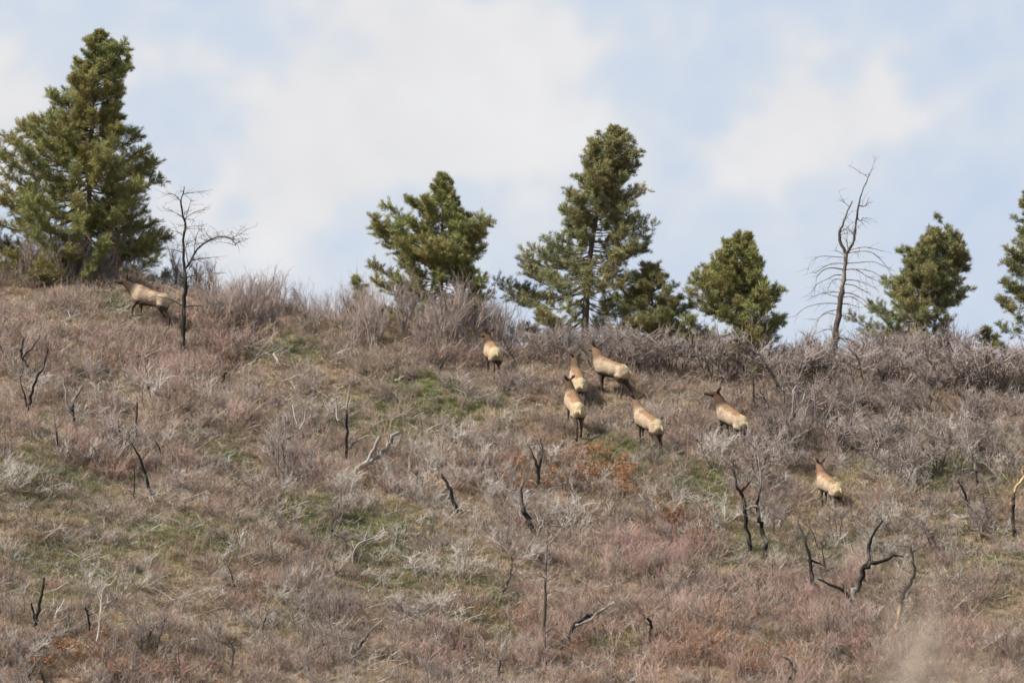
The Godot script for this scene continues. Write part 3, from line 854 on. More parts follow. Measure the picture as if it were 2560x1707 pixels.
func firs() -> void:
	var olive := Color(0.225, 0.226, 0.088)
	fir("tallest fir, broad and dense, at the upper left behind the leftmost elk", "fir_tree", [215, 700], 1.5,
		[[[215, 700], [219, 560], [222, 400], [226, 260], [236, 150], [243, 66]]],
		[[66, 236], [107, 190], [140, 196], [165, 174], [200, 182], [215, 120], [232, 103], [268, 86], [300, 88], [310, 45], [345, 20], [352, -20], [450, -80], [560, -70], [640, -30], [700, 20]],
		[[66, 250], [85, 268], [120, 308], [187, 328], [236, 308], [263, 288], [283, 312], [308, 290], [330, 340], [344, 378], [379, 350], [428, 393], [448, 440], [456, 445], [477, 390], [504, 379], [526, 350], [560, 400], [580, 437], [610, 400], [643, 445], [680, 420]],
		290, 1.35, olive, 0.05)
	fir("dense rounded fir with a single blunt top left of centre", "fir_tree", [1100, 850], 2.5,
		[[[1100, 850], [1102, 700], [1105, 560], [1107, 430]]],
		[[430, 1098], [460, 1077], [490, 1062], [494, 1034], [509, 995], [525, 972], [562, 956], [578, 934], [639, 922], [672, 928], [704, 905], [740, 890], [820, 920]],
		[[430, 1114], [460, 1136], [496, 1150], [525, 1144], [545, 1188], [560, 1180], [570, 1212], [598, 1225], [647, 1208], [680, 1216], [730, 1224], [800, 1200]],
		190, 1.35, olive)
	fir("small fir peeking over brush left of the dense rounded fir", "fir_tree", [893, 832], 1.5,
		[[[893, 832], [893, 760], [892, 692]]], [[690, 889], [720, 872], [780, 862], [830, 860]], [[690, 896], [720, 915], [780, 925], [830, 930]], 34, 0.9, olive)
	fir("tallest of the middle firs, open crown with two leaders above the elk", "fir_tree", [1462, 895], 2.2,
		[[[1462, 895], [1466, 749], [1478, 620], [1500, 500], [1525, 400], [1540, 308]], [[1488, 560], [1490, 470], [1496, 400], [1503, 345]]],
		[[308, 1530], [341, 1519], [353, 1479], [398, 1462], [411, 1438], [460, 1434], [492, 1417], [502, 1391], [533, 1389], [562, 1413], [590, 1413], [602, 1377], [635, 1300], [660, 1280], [700, 1240], [760, 1240], [820, 1290], [880, 1330]],
		[[308, 1550], [325, 1572], [378, 1613], [415, 1601], [468, 1617], [480, 1603], [492, 1642], [505, 1666], [545, 1658], [574, 1634], [615, 1638], [647, 1617], [688, 1572], [721, 1585], [780, 1600], [860, 1590]],
		215, 0.95, Color(0.218, 0.22, 0.104))
	fir("short bushy fir tucked right of the two-leader fir", "fir_tree", [1635, 915], 1.8,
		[[[1635, 915], [1632, 780], [1628, 668]]], [[668, 1605], [700, 1578], [740, 1545], [800, 1520], [900, 1530]], [[668, 1650], [700, 1680], [750, 1722], [800, 1765], [900, 1780]], 130, 1.15, Color(0.19, 0.19, 0.085))
	fir("broad pointed fir with two tops between the elk and the snag", "fir_tree", [1845, 930], 2.0,
		[[[1845, 930], [1852, 790], [1862, 680], [1872, 585]], [[1846, 740], [1834, 670], [1823, 606]]],
		[[585, 1866], [610, 1815], [633, 1799], [669, 1752], [672, 1709], [702, 1705], [735, 1690], [759, 1655], [800, 1625], [860, 1610], [920, 1650]],
		[[585, 1878], [620, 1884], [649, 1916], [678, 1900], [722, 1913], [743, 1950], [784, 1955], [796, 1985], [833, 1975], [900, 1990]],
		150, 1.25, olive)
	fir("round-topped fir just right of the pale snag", "fir_tree", [2302, 925], 1.8,
		[[[2302, 925], [2305, 800], [2318, 690], [2342, 572]], [[2330, 720], [2370, 650], [2395, 586]]],
		[[572, 2334], [620, 2290], [641, 2248], [694, 2248], [714, 2211], [759, 2191], [784, 2150], [833, 2125], [869, 2129], [910, 2160]],
		[[572, 2350], [588, 2400], [624, 2419], [665, 2435], [694, 2452], [739, 2423], [767, 2399], [795, 2440], [808, 2468], [830, 2400], [880, 2390], [910, 2370]],
		165, 1.0, Color(0.218, 0.22, 0.1))
	fir("fir cut off by the right edge of the picture", "fir_tree", [2600, 925], 2.0,
		[[[2600, 925], [2598, 780], [2590, 620], [2580, 470]]],
		[[470, 2572], [502, 2546], [543, 2542], [590, 2550], [625, 2490], [637, 2476], [686, 2482], [718, 2476], [788, 2501], [850, 2490], [910, 2510]],
		[[470, 2590], [560, 2630], [700, 2680], [850, 2710], [910, 2690]], 140, 1.0, Color(0.195, 0.203, 0.092))
	fir("small fir low between the two rightmost firs", "fir_tree", [2470, 925], 1.5,
		[[[2470, 925], [2470, 880], [2468, 825]]], [[825, 2462], [850, 2435], [900, 2420]], [[825, 2474], [850, 2505], [900, 2520]], 50, 1.0, Color(0.195, 0.2, 0.082))
	fir("tiny fir seedling in the brush under the round-topped fir", "fir_tree", [2357, 962], 0.0,
		[[[2357, 962], [2357, 935], [2358, 903]]], [[903, 2354], [930, 2347], [955, 2343]], [[903, 2361], [930, 2368], [955, 2372]], 22, 0.9, Color(0.09, 0.095, 0.04), 0.02)


# ---------------------------------------------------------------- elk
const TAN := Color(0.290, 0.228, 0.165)
const BACK := Color(0.200, 0.122, 0.068)
const CREAM := Color(0.360, 0.295, 0.190)
const NECK := Color(0.062, 0.038, 0.023)
const FACE := Color(0.051, 0.034, 0.024)
const LEG := Color(0.056, 0.041, 0.033)
const CELL := 0.022


func elk(label: String, col: float, row: float, heading: float, size: float, neck_up: float, head_turn: float, swing: Array, neck_tone: Color) -> void:
	var at := spot(col, row)
	var th := deg_to_rad(heading)
	var f := Vector3(-cos(th), 0, -sin(th))
	var sd := Vector3(sin(th), 0, -cos(th))
	var climb := (height(at.x + f.x * 0.6, at.z + f.z * 0.6) - height(at.x - f.x * 0.6, at.z - f.z * 0.6)) / 1.2
	var bank := (height(at.x + sd.x * 0.3, at.z + sd.z * 0.3) - height(at.x - sd.x * 0.3, at.z - sd.z * 0.3)) / 0.6
	var bones := []      # [a, b, radius a, radius b, squash, blend, coat]
	var T := func(p: Vector3) -> Vector3: return p
	bones.append([Vector3(-0.52, 1.08, 0), Vector3(-0.12, 1.03, 0), 0.245, 0.295, 1.0, 0.05, "body"])
	bones.append([Vector3(-0.12, 1.03, 0), Vector3(0.36, 0.99, 0), 0.295, 0.34, 1.06, 0.05, "body"])
	bones.append([Vector3(-0.5, 1.22, 0), Vector3(0.2, 1.2, 0), 0.095, 0.11, 1.0, 0.09, "body"])
	bones.append([Vector3(0.15, 1.22, 0), Vector3(0.42, 1.24, 0), 0.12, 0.13, 1.0, 0.09, "body"])
	bones.append([Vector3(-0.7, 1.08, 0), Vector3(-0.48, 1.15, 0), 0.125, 0.185, 0.8, 0.09, "body"])
	bones.append([Vector3(0.5, 0.98, 0), Vector3(0.6, 1.05, 0), 0.2, 0.18, 1.1, 0.09, "body"])
	for s in [-1.0, 1.0]:
		bones.append([Vector3(-0.5, 1.12, 0.15 * s), Vector3(-0.46, 0.84, 0.155 * s), 0.145, 0.16, 1.0, 0.08, "body"])
		bones.append([Vector3(-0.62, 1.0, 0.1 * s), Vector3(-0.5, 0.76, 0.13 * s), 0.13, 0.115, 1.0, 0.08, "body"])
		bones.append([Vector3(0.36, 1.12, 0.13 * s), Vector3(0.42, 0.82, 0.15 * s), 0.17, 0.115, 1.0, 0.07, "body"])
	# neck and head
	var nb := Vector3(0.5, 1.12, 0)
	var na := deg_to_rad(neck_up)
	var turn := Basis(Vector3.UP, deg_to_rad(head_turn))
	var nd := turn.slerp(Basis(), 0.5) * Vector3(cos(na), sin(na), 0)
	var nt := nb + nd * 0.5
	bones.append([nb, nt, 0.275, 0.14, 1.1, 0.08, "neck"])
	bones.append([nb + Vector3(0.04, -0.14, 0), nt - Vector3(0, 0.05, 0), 0.2, 0.12, 1.05, 0.07, "neck"])
	var hd := turn * Vector3(cos(deg_to_rad(-14)), sin(deg_to_rad(-14)), 0)
	var poll := nt + Vector3(0, 0.05, 0) + hd * 0.02
	bones.append([poll, poll + hd * 0.16, 0.118, 0.105, 1.0, 0.04, "face"])
	bones.append([poll + hd * 0.12 - Vector3(0, 0.015, 0), poll + hd * 0.44 - Vector3(0, 0.03, 0), 0.095, 0.06, 1.0, 0.04, "face"])
	for s in [-1.0, 1.0]:
		var eo := turn * Vector3(-0.03, 0.08, 0.07 * s)
		bones.append([poll + eo, poll + eo + turn * Vector3(-0.05, 0.12, 0.1 * s), 0.035, 0.055, 1.0, 0.02, "face"])
		bones.append([poll + eo + turn * Vector3(-0.05, 0.12, 0.1 * s), poll + eo + turn * Vector3(-0.075, 0.21, 0.17 * s), 0.055, 0.018, 1.0, 0.02, "face"])
	bones.append([Vector3(-0.83, 1.17, 0), Vector3(-0.88, 1.08, 0), 0.04, 0.03, 1.0, 0.03, "rump"])
	# legs
	var feet := []
	for i in 4:
		var fore := i < 2
		var s := -1.0 if i % 2 == 0 else 1.0
		var g: float = swing[i][0]
		var lift: float = swing[i][1]
		var drop := bank * 0.12 * s
		if fore:
			var el := Vector3(0.42 + g * 0.15, 0.8, 0.12 * s)
			var kn := Vector3(0.45 + g * 0.62 + lift * 0.3, 0.44 + lift * 0.5 + drop * 0.5, 0.115 * s)
			var fe := Vector3(0.43 + g * 0.95 - lift * 0.25, 0.11 + lift + drop, 0.11 * s)
			var ho := fe + Vector3(0.05, -0.09, 0)
			bones.append([el, kn, 0.082, 0.05, 1.0, 0.05, "leg"])
			bones.append([kn, fe, 0.046, 0.034, 1.0, 0.02, "leg"])
			bones.append([fe, ho, 0.036, 0.044, 1.0, 0.02, "leg"])
			feet.append(ho)
		else:
			var sti := Vector3(-0.38 + g * 0.3, 0.82, 0.135 * s)
			var hock := Vector3(-0.68 + g * 0.75, 0.5 + lift * 0.6 + drop * 0.5, 0.12 * s)
			var fe := Vector3(-0.63 + g - lift * 0.3, 0.11 + lift + drop, 0.115 * s)
			var ho := fe + Vector3(0.05, -0.09, 0)
			bones.append([sti, hock, 0.125, 0.055, 1.0, 0.05, "leg"])
			bones.append([hock, fe, 0.05, 0.037, 1.0, 0.02, "leg"])
			bones.append([fe, ho, 0.037, 0.044, 1.0, 0.02, "leg"])
			feet.append(ho)
	# the body leans with the slope while the legs stay upright
	var steep := clampf(climb, -0.5, 0.6)
	var lo := Vector3(9, 9, 9)
	var hi := Vector3(-9, -9, -9)
	for b in bones:
		for e in 2:
			b[e].y += b[e].x * steep
			var rr: float = b[2 + e] + 0.06
			lo = lo.min(b[e] - Vector3.ONE * rr)
			hi = hi.max(b[e] + Vector3.ONE * rr)
	var nx := int((hi.x - lo.x) / CELL) + 2
	var ny := int((hi.y - lo.y) / CELL) + 2
	var nz := int((hi.z - lo.z) / CELL) + 2
	var dist := PackedFloat32Array()
	dist.resize(nx * ny * nz)
	dist.fill(1.0)
	var coat := PackedByteArray()
	coat.resize(nx * ny * nz)
	var least := PackedFloat32Array()
	least.resize(nx * ny * nz)
	least.fill(1.0)
	for bi in bones.size():
		var b: Array = bones[bi]
		var pa: Vector3 = b[0]
		var pb: Vector3 = b[1]
		var ra: float = b[2]
		var rb: float = b[3]
		var sq: float = b[4]
		var kk: float = b[5]
		var grow := maxf(ra, rb) + 0.07
		var l := ((pa.min(pb) - Vector3.ONE * grow - lo) / CELL).floor()
		var h := ((pa.max(pb) + Vector3.ONE * grow - lo) / CELL).ceil()
		var ab := pb - pa
		var il := 1.0 / maxf(ab.length_squared(), 1e-6)
		for ix in range(maxi(0, int(l.x)), mini(nx, int(h.x) + 1)):
			for iy in range(maxi(0, int(l.y)), mini(ny, int(h.y) + 1)):
				var o := (ix * ny + iy) * nz
				for iz in range(maxi(0, int(l.z)), mini(nz, int(h.z) + 1)):
					var p := Vector3(lo.x + ix * CELL, lo.y + iy * CELL, lo.z + iz * CELL) - pa
					p.z *= sq
					var t := clampf(p.dot(ab) * il, 0.0, 1.0)
					var d := (p - ab * t).length() - lerpf(ra, rb, t)
					var was := dist[o + iz]
					if d < least[o + iz]:
						least[o + iz] = d
						coat[o + iz] = bi
					var m := clampf(0.5 + 0.5 * (was - d) / kk, 0.0, 1.0)
					dist[o + iz] = lerpf(was, d, m) - kk * m * (1.0 - m)
	# surface nets
	var sh := Shape.new()
	var at_cell := {}
	var corners := [0, nz, ny * nz, ny * nz + nz, 1, nz + 1, ny * nz + 1, ny * nz + nz + 1]   # bit 1: y, bit 2: x, bit 4: z
	for ix in nx - 1:
		for iy in ny - 1:
			var o := (ix * ny + iy) * nz
			for iz in nz - 1:
				var mask := 0
				var c0 := o + iz
				for q in 8:
					if dist[c0 + corners[q]] < 0.0:
						mask |= 1 << q
				if mask == 0 or mask == 255:
					continue
				var sum := Vector3.ZERO
				var cnt := 0
				for q in 8:
					for bit in [1, 2, 4]:
						if q & bit:
							continue
						var r: int = q | bit
						var da := dist[c0 + corners[q]]
						var db := dist[c0 + corners[r]]
						if (da < 0.0) != (db < 0.0):
							var t := da / (da - db)
							var va := Vector3(1.0 if q & 2 else 0.0, 1.0 if q & 1 else 0.0, 1.0 if q & 4 else 0.0)
							var vb := Vector3(1.0 if r & 2 else 0.0, 1.0 if r & 1 else 0.0, 1.0 if r & 4 else 0.0)
							sum += va.lerp(vb, t)
							cnt += 1
				var p := lo + (Vector3(ix, iy, iz) + sum / cnt) * CELL
				at_cell[c0] = sh.v.size()
				sh.v.push_back(p)
				sh.n.push_back(Vector3.ZERO)
				var kind: String = bones[coat[c0]][6]
				var u := Vector3(p.x, p.y - p.x * steep, p.z)
				var j := n_fine.get_noise_3d(u.x * 22.0, u.y * 22.0, u.z * 22.0 + col)
				var wob := j * 0.06
				var cc := TAN
				match kind:
					"body":
						cc = BACK.lerp(TAN, smoothstep(0.0, 0.13, 1.33 - u.y + wob * 0.6))
						cc = cc.lerp(CREAM, smoothstep(0.0, 0.12, -0.56 - u.x + wob * 2.0 + 0.25 * (u.y - 1.1)))
						cc = cc.lerp(LEG, smoothstep(0.0, 0.07, (0.8 if u.x > -0.3 else 0.88) + wob - u.y))
					"rump":
						cc = CREAM
					"neck":
						var along := (u - nb).dot(nd) / 0.5
						cc = TAN.lerp(neck_tone, smoothstep(0.0, 0.65, along + 0.1 + wob * 2.0))
					"face":
						cc = neck_tone.lerp(FACE, 0.75)
					"leg":
						cc = TAN.lerp(LEG, smoothstep(0.0, 0.1, 0.88 + wob - u.y))
				var dirt := n_zone.get_noise_3d(u.x * 14.0 + row, u.y * 14.0, u.z * 14.0)
				sh.c.push_back(cc * (1.0 + j * 0.45 + dirt * 0.3))
	for ix in range(1, nx - 1):
		for iy in range(1, ny - 1):
			for iz in range(1, nz - 1):
				var c0 := (ix * ny + iy) * nz + iz
				var da := dist[c0]
				for ax in 3:
					var step: int = [ny * nz, nz, 1][ax]
					var db := dist[c0 + step]
					if (da < 0.0) == (db < 0.0):
						continue
					var s1: int = [nz, 1, ny * nz][ax]
					var s2: int = [1, ny * nz, nz][ax]
					var q0: int = at_cell[c0]
					var q1: int = at_cell[c0 - s1]
					var q2: int = at_cell[c0 - s1 - s2]
					var q3: int = at_cell[c0 - s2]
					if da < 0.0:
						sh.ix.append_array([q0, q2, q1, q0, q3, q2])
					else:
						sh.ix.append_array([q0, q1, q2, q0, q2, q3])
	for i in range(0, sh.ix.size(), 3):
		var a := sh.ix[i]
		var b := sh.ix[i + 1]
		var c := sh.ix[i + 2]
		var q := (sh.v[c] - sh.v[a]).cross(sh.v[b] - sh.v[a])
		sh.n[a] += q
		sh.n[b] += q
		sh.n[c] += q
	for i in sh.n.size():
		sh.n[i] = sh.n[i].normalized()
		var w := sh.v[i]
		if w.y - w.x * steep > 0.8:
			sh.v[i] = w + sh.n[i] * 0.02 * (n_fine.get_noise_3d(w.x * 9.0, w.y * 16.0 + row, w.z * 16.0) + 0.5 * n_zone.get_noise_3d(w.x * 26.0, w.y * 26.0 + col, w.z * 26.0))
	var o := thing("elk", at, label, "elk", "elk climbing the hillside")
	o.basis = Basis(Vector3.UP, PI - th).scaled(Vector3.ONE * size)
	part("body", sh.mesh(M.fur), o)
	for s in [-1.0, 1.0]:
		var e := SphereMesh.new()
		e.radius = 0.016
		e.height = 0.032
		e.radial_segments = 10
		e.rings = 5
		e.material = M.eye
		var m := part("eye", e, o)
		var ep: Vector3 = poll + hd * 0.13 + turn * Vector3(0, 0.03, 0.096 * s)
		m.position = ep + Vector3(0, ep.x * steep, 0)
	for h in feet:
		var hoof := Shape.new()
		var hp: Vector3 = h + Vector3(0, h.x * steep, 0)
		hoof.tube(PackedVector3Array([hp + Vector3(-0.02, 0.04, 0), hp + Vector3(0.015, -0.035, 0), hp + Vector3(0.03, -0.05, 0)]), PackedFloat32Array([0.046, 0.056, 0.02]), 8, Color(0.02, 0.018, 0.016), Color(0.02, 0.018, 0.016))
		part("hoof", hoof.mesh(M.bark), o)


func herd() -> void:
	elk("leftmost elk walking left along the slope beside the burnt tree", 376, 812, 12, 0.92, 26, 0, [[0.3, 0.1], [-0.06, 0.0], [-0.12, 0.0], [0.22, 0.0]], Color(0.045, 0.032, 0.024))
	elk("elk seen from behind just below the crest under the dense fir", 1233, 944, 78, 0.86, 58, 25, [[0.12, 0.0], [-0.1, 0.0], [-0.1, 0.0], [0.15, 0.0]], NECK)
	elk("farther of two elk in line, partly hidden by the one below", 1446, 1010, 80, 0.8, 60, 5, [[0.1, 0.0], [-0.1, 0.0], [0.1, 0.0], [-0.12, 0.0]], Color(0.105, 0.068, 0.044))
	elk("nearer of two elk in line, pale rump towards us", 1437, 1078, 76, 0.86, 50, 10, [[0.1, 0.0], [-0.1, 0.0], [-0.12, 0.0], [0.12, 0.0]], NECK)
	elk("elk standing side-on with raised head near the crest, right of the pair", 1530, 990, 34, 0.9, 58, -20, [[-0.05, 0.0], [0.1, 0.0], [0.16, 0.0], [-0.12, 0.0]], Color(0.136, 0.088, 0.056))
	elk("elk with lowered forequarters in open grass right of the pair", 1622, 1122, 54, 0.86, 40, -15, [[-0.06, 0.0], [0.1, 0.0], [-0.14, 0.0], [0.1, 0.0]], Color(0.126, 0.085, 0.057))
	elk("elk climbing steeply behind a mauve bush, ears spread", 1832, 1114, 52, 0.9, 56, 40, [[0.14, 0.0], [-0.06, 0.0], [0.1, 0.0], [-0.15, 0.0]], Color(0.062, 0.033, 0.023))
	elk("lowest and rightmost elk, on open ground above the forked trunk", 2075, 1278, 62, 0.8, 62, 10, [[-0.06, 0.0], [0.06, 0.0], [0.05, 0.0], [-0.08, 0.0]], Color(0.136, 0.083, 0.053))


# ---------------------------------------------------------------- ground and what grows on it
func hillside() -> void:
	var xs := PackedFloat32Array()
	var zs := PackedFloat32Array()
	var x := -400.0
	while x < 400.0:
		xs.push_back(x)
		x += 0.22 if absf(x) < 23.0 else clampf((absf(x) - 22.0) * 0.16, 0.3, 14.0)
	var z := -320.0
	while z < 330.0:
		zs.push_back(z)
		z += 0.22 if z > -24.0 and z < 18.0 else 0.4 if z > 129.0 and z < 151.0 else clampf(maxf(-24.0 - z, z - 18.0) * 0.16, 0.3, 14.0)
	var s := Shape.new()
	for i in xs.size():
		for j in zs.size():
			var p := ground(xs[i], zs[j])
			s.v.push_back(p)
			s.n.push_back(slope_at(xs[i], zs[j]))
			var c := Color(0.285, 0.212, 0.165)
			var g := 0.0
			if absf(xs[i]) < 26.0 and zs[j] > -30.0 and zs[j] < 25.0:
				g = field("green", xs[i], zs[j])
				c = c.lerp(Color(0.42, 0.33, 0.2), clampf(field("tan", xs[i], zs[j]), 0, 1) * 0.8)
				c = c.lerp(Color(0.26, 0.13, 0.07), clampf(field("rust", xs[i], zs[j]), 0, 1) * 0.6)
			var q := n_zone.get_noise_2d(xs[i] * 3.0, zs[j] * 2.0)
			c = c.lerp(Color(0.4, 0.31, 0.19), clampf(q * 2.0, 0, 1) * 0.6)
			g += clampf(n_zone.get_noise_2d(xs[i] + 90.0, zs[j] * 0.6) * 1.8 - 0.1, 0, 1) * 0.5
			c = c.lerp(Color(0.14, 0.17, 0.07), clampf(g, 0, 1) * 0.85)
			s.c.push_back(c * (1.0 + 0.5 * n_fine.get_noise_2d(xs[i] * 5.0, zs[j] * 5.0)))
	var w := zs.size()
	for i in xs.size() - 1:
		for j in w - 1:
			var a := i * w + j
			s.ix.append_array([a, a + w, a + 1, a + 1, a + w, a + w + 1])
	var o := part("hillside", s.mesh(M.soil), self)
	tag(o, "brown grassy hillside rising to a crest", "", "", "structure")


func tuft(blades: int, tall: float, spread: float, wide: float, droop: float) -> Shape:
	var s := Shape.new()
	for i in blades:
		var a := rf(0, TAU)
		var o := Vector3(cos(a), 0, sin(a))
		var b := o * rf(0, spread * 0.5)
		var h := tall * rf(0.55, 1.0)
		var w := o.cross(Vector3.UP) * wide
		var v := rf(0.75, 1.2)
		var mid := b + o * spread * rf(0.1, 0.5) + Vector3.UP * h * 0.65
		var top := mid + o * spread * rf(0.2, 0.6) + Vector3.UP * h * (0.35 - droop)
		var col := Color(v, v, v)
		s.blade(b - w - Vector3.UP * 0.05, b + w - Vector3.UP * 0.05, mid, col)
		s.blade(mid - w * 0.6, mid + w * 0.6, top, col)
	return s


func low_brush(stalks: int, tall: float, spread: float, thick: float) -> Shape:
	var s := Shape.new()
	var white := Color(1, 1, 1)
	for i in stalks:
		var a := rf(0, TAU)
		var o := Vector3(cos(a), 0, sin(a))
		var l := bent(o * rf(0, spread * 0.5) - Vector3.UP * 0.06, Vector3.UP + o * rf(0.1, 1.2), tall * rf(0.5, 1.1), 3, 0.25, 0.06)
		var v := white * rf(0.45, 1.35)
		s.tube(l, tapered(4, thick, thick * 0.5), 3, v * 0.8, v)
		for j in 4:
			var g := rf(0.8, 2.99)
			var b := l[int(g)].lerp(l[int(g) + 1], g - int(g))
			s.tube(bent(b, Vector3(rf(-1, 1), rf(0, 1.1), rf(-1, 1)), tall * rf(0.15, 0.4), 2, 0.3, 0.05), tapered(3, thick * 0.55, thick * 0.3), 3, v, v * 1.1)
	return s


func stick_litter() -> Shape:
	var s := Shape.new()
	for i in 4:
		var a := rf(0, TAU)
		var l := bent(Vector3(rf(-0.2, 0.2), rf(0.0, 0.06), rf(-0.2, 0.2)), Vector3(cos(a), rf(0.05, 0.55), sin(a)), rf(0.3, 0.8), 3, 0.25, 0.0)
		var v := Color(1, 1, 1) * rf(0.75, 1.1)
		s.tube(l, tapered(4, 0.011, 0.005), 4, v, v)
		for j in 2:
			s.tube(bent(l[1 + j], Vector3(rf(-1, 1), rf(0, 0.7), rf(-1, 1)), rf(0.1, 0.3), 2, 0.3, 0.0), tapered(3, 0.006, 0.003), 3, v, v)
	return s


func scatter(called: String, label: String, category: String, meshes: Array, mat: Material, places: Array) -> void:
	for i in meshes.size():
		var mine := []
		for j in range(i, places.size(), meshes.size()):
			mine.append(places[j])
		if mine.is_empty():
			continue
		var mm := MultiMesh.new()
		mm.transform_format = MultiMesh.TRANSFORM_3D
		mm.use_colors = true
		mm.mesh = meshes[i].mesh(mat)
		mm.instance_count = mine.size()
		for j in mine.size():
			mm.set_instance_transform(j, mine[j][0])
			mm.set_instance_color(j, mine[j][1])
		var o := MultiMeshInstance3D.new()
		o.name = numbered(called)
		o.multimesh = mm
		add_child(o, true)
		tag(o, label, category, called.replace("_", " ") + " cover", "stuff")


func ground_cover() -> void:
	var dry := []
	var green := []
	var brush := []
	var sticks := []
	var litter := []
	for i in 150000:
		var x := rf(-21.5, 21.5)
		var z := rf(-21.0, 17.5)
		if -z > crest_d(x) + 2.5:
			continue
		var p := ground(x, z)
		var s := seen_at(p)
		if s.x < -60 or s.x > 2620 or s.y > 1830:
			continue
		var g := field("green", x, z) + clampf(n_zone.get_noise_2d(x + 90.0, z * 0.6) * 1.8 - 0.1, 0, 1) * 0.35
		var t := field("tan", x, z)
		var k := field("pink", x, z)
		var r := field("rust", x, z)
		var q := n_zone.get_noise_2d((x + 0.6 * z) * 1.5, (z - 0.6 * x) * 2.4 + 40.0)
		var v := rf(0.8, 1.2)
		var kind := rng.randf() * (0.5 + g * 1.5 + 0.9 + t * 1.2 + 1.1 + k * 1.6 + r * 1.2)
		var turn := Basis(Vector3.UP, rf(0, TAU))
		var lean := Basis(Quaternion(Vector3.UP, Vector3(0, 1, 0).lerp(slope_at(x, z), 0.4).normalized()))
		if kind < 0.15 + g * 1.5:
			if rng.randf() < clampf(0.2 + g, 0, 1):
				var h := rf(0.55, 1.15)
				green.append([Transform3D(lean * turn.scaled(Vector3(h, h, h)), p), Color(0.13, 0.185, 0.06).lerp(Color(0.25, 0.25, 0.11), rng.randf() * 0.75) * v])
		elif kind < 0.5 + g * 1.5 + 0.9 + t * 1.2:
			var h := rf(0.5, 1.25)
			if hides(p, 0.3 * h):
				h = 0.8
			dry.append([Transform3D(lean * turn.scaled(Vector3(h, h, h)), p), Color(0.45, 0.355, 0.235).lerp(Color(0.31, 0.238, 0.183), clampf(rng.randf() * 1.2 - t * 0.6, 0, 1)) * v])
		elif rng.randf() < clampf(0.26 + q * 1.7 + k * 0.6 + r * 0.5, 0.04, 0.85) * clampf(1.2 - g * 0.9, 0.32, 1.0):
			var h := rf(0.55, 1.2) * clampf(0.75 + q + k * 0.25, 0.5, 1.15)
			if hides(p, 0.5 * h):
				h = 0.75
			var c := Color(0.37, 0.295, 0.265).lerp(Color(0.49, 0.345, 0.31), clampf(k + rf(-0.3, 0.4), 0, 1)).lerp(Color(0.42, 0.2, 0.1), clampf(r * rf(0.2, 1.2), 0, 1))
			var pick := rng.randf()
			if pick < 0.2:
				c = Color(0.16, 0.125, 0.105)
			elif pick < 0.38:
				c = Color(0.44, 0.36, 0.25)
			elif pick < 0.5:
				c = Color(0.45, 0.42, 0.38)
			elif pick < 0.58:
				c = Color(0.4, 0.25, 0.19)
			brush.append([Transform3D(lean * turn.scaled(Vector3(h * rf(0.8, 1.3), h, h * rf(0.8, 1.3))), p), c * v])
		if rng.randf() < 0.03:
			sticks.append([Transform3D(lean * turn.scaled(Vector3.ONE * rf(0.5, 1.2)), p), Color(0.5, 0.475, 0.44).lerp(Color(0.3, 0.27, 0.25), rng.randf()) * v])
	print("cover: dry %d green %d brush %d sticks %d" % [dry.size(), green.size(), brush.size(), sticks.size()])
	scatter("dry_grass", "tan dry grass between the shrubs", "grass", [tuft(26, 0.3, 0.2, 0.006, 0.12), tuft(22, 0.22, 0.26, 0.007, 0.22)], M.blade, dry)
	scatter("green_grass", "new green grass in patches on the slope", "grass", [tuft(30, 0.2, 0.2, 0.007, 0.05), tuft(26, 0.15, 0.22, 0.008, 0.08)], M.blade, green)
	scatter("low_brush", "knee-high bare brown twigs covering the slope", "brush", [low_brush(12, 0.5, 0.34, 0.006), low_brush(18, 0.36, 0.55, 0.0055), low_brush(7, 0.8, 0.22, 0.0065), low_brush(14, 0.45, 0.7, 0.005), low_brush(9, 0.65, 0.4, 0.007)], M.twig, brush)
	scatter("stick_litter", "bleached broken sticks strewn over the slope", "sticks", [stick_litter(), stick_litter(), stick_litter()], M.twig, sticks)


func near_grass() -> void:
	# column and row of the tips, how many stalks, spread, lean
	var clumps := [
		[2345, 1310, 11, 0.07, 0.2, "tall blurred straw-grey grass stalks close to the camera, leaning right"],
		[2250, 1560, 5, 0.1, 0.1, "shorter blurred grass stalks close to the camera, left of the tall ones"],
		[2500, 1590, 11, 0.12, 0.1, "blurred pale grass stalks close to the camera in the bottom right corner"],
	]
	for g in clumps:
		var tip := EYE + sight(g[0], g[1]) * 10.0
		var at := ground(tip.x - g[4], tip.z)
		var o := thing("tall_grass_clump", at, g[5], "grass")
		for i in g[2]:
			var sh := Shape.new()
			var top := Vector3(tip.x - at.x, tip.y - at.y, 0) + Vector3(rf(-1, 1) * g[3], -absf(rf(0, 0.35)) * (tip.y - at.y), rf(-0.3, 0.3))
			var foot := Vector3(rf(-0.08, 0.08), -0.05, rf(-0.1, 0.1))
			var l := PackedVector3Array([foot, foot.lerp(top, 0.35) + Vector3(-0.03, 0.03, 0), foot.lerp(top, 0.7) + Vector3(-0.02, 0.03, 0), top])
			var c := Color(0.5, 0.43, 0.36) * rf(0.75, 1.15)
			sh.tube(smooth_line(l), tapered(10, 0.0022, 0.001), 4, c, c)
			for j in 7:
				var b := l[2].lerp(top, rf(0.1, 1.0))
				sh.tube(bent(b, Vector3(rf(-1, 1), rf(0.2, 1.4), rf(-1, 1)), rf(0.04, 0.12), 2, 0.2, 0.0), tapered(3, 0.0016, 0.0008), 3, c, c)
			part("stalk", sh.mesh(M.blade), o)


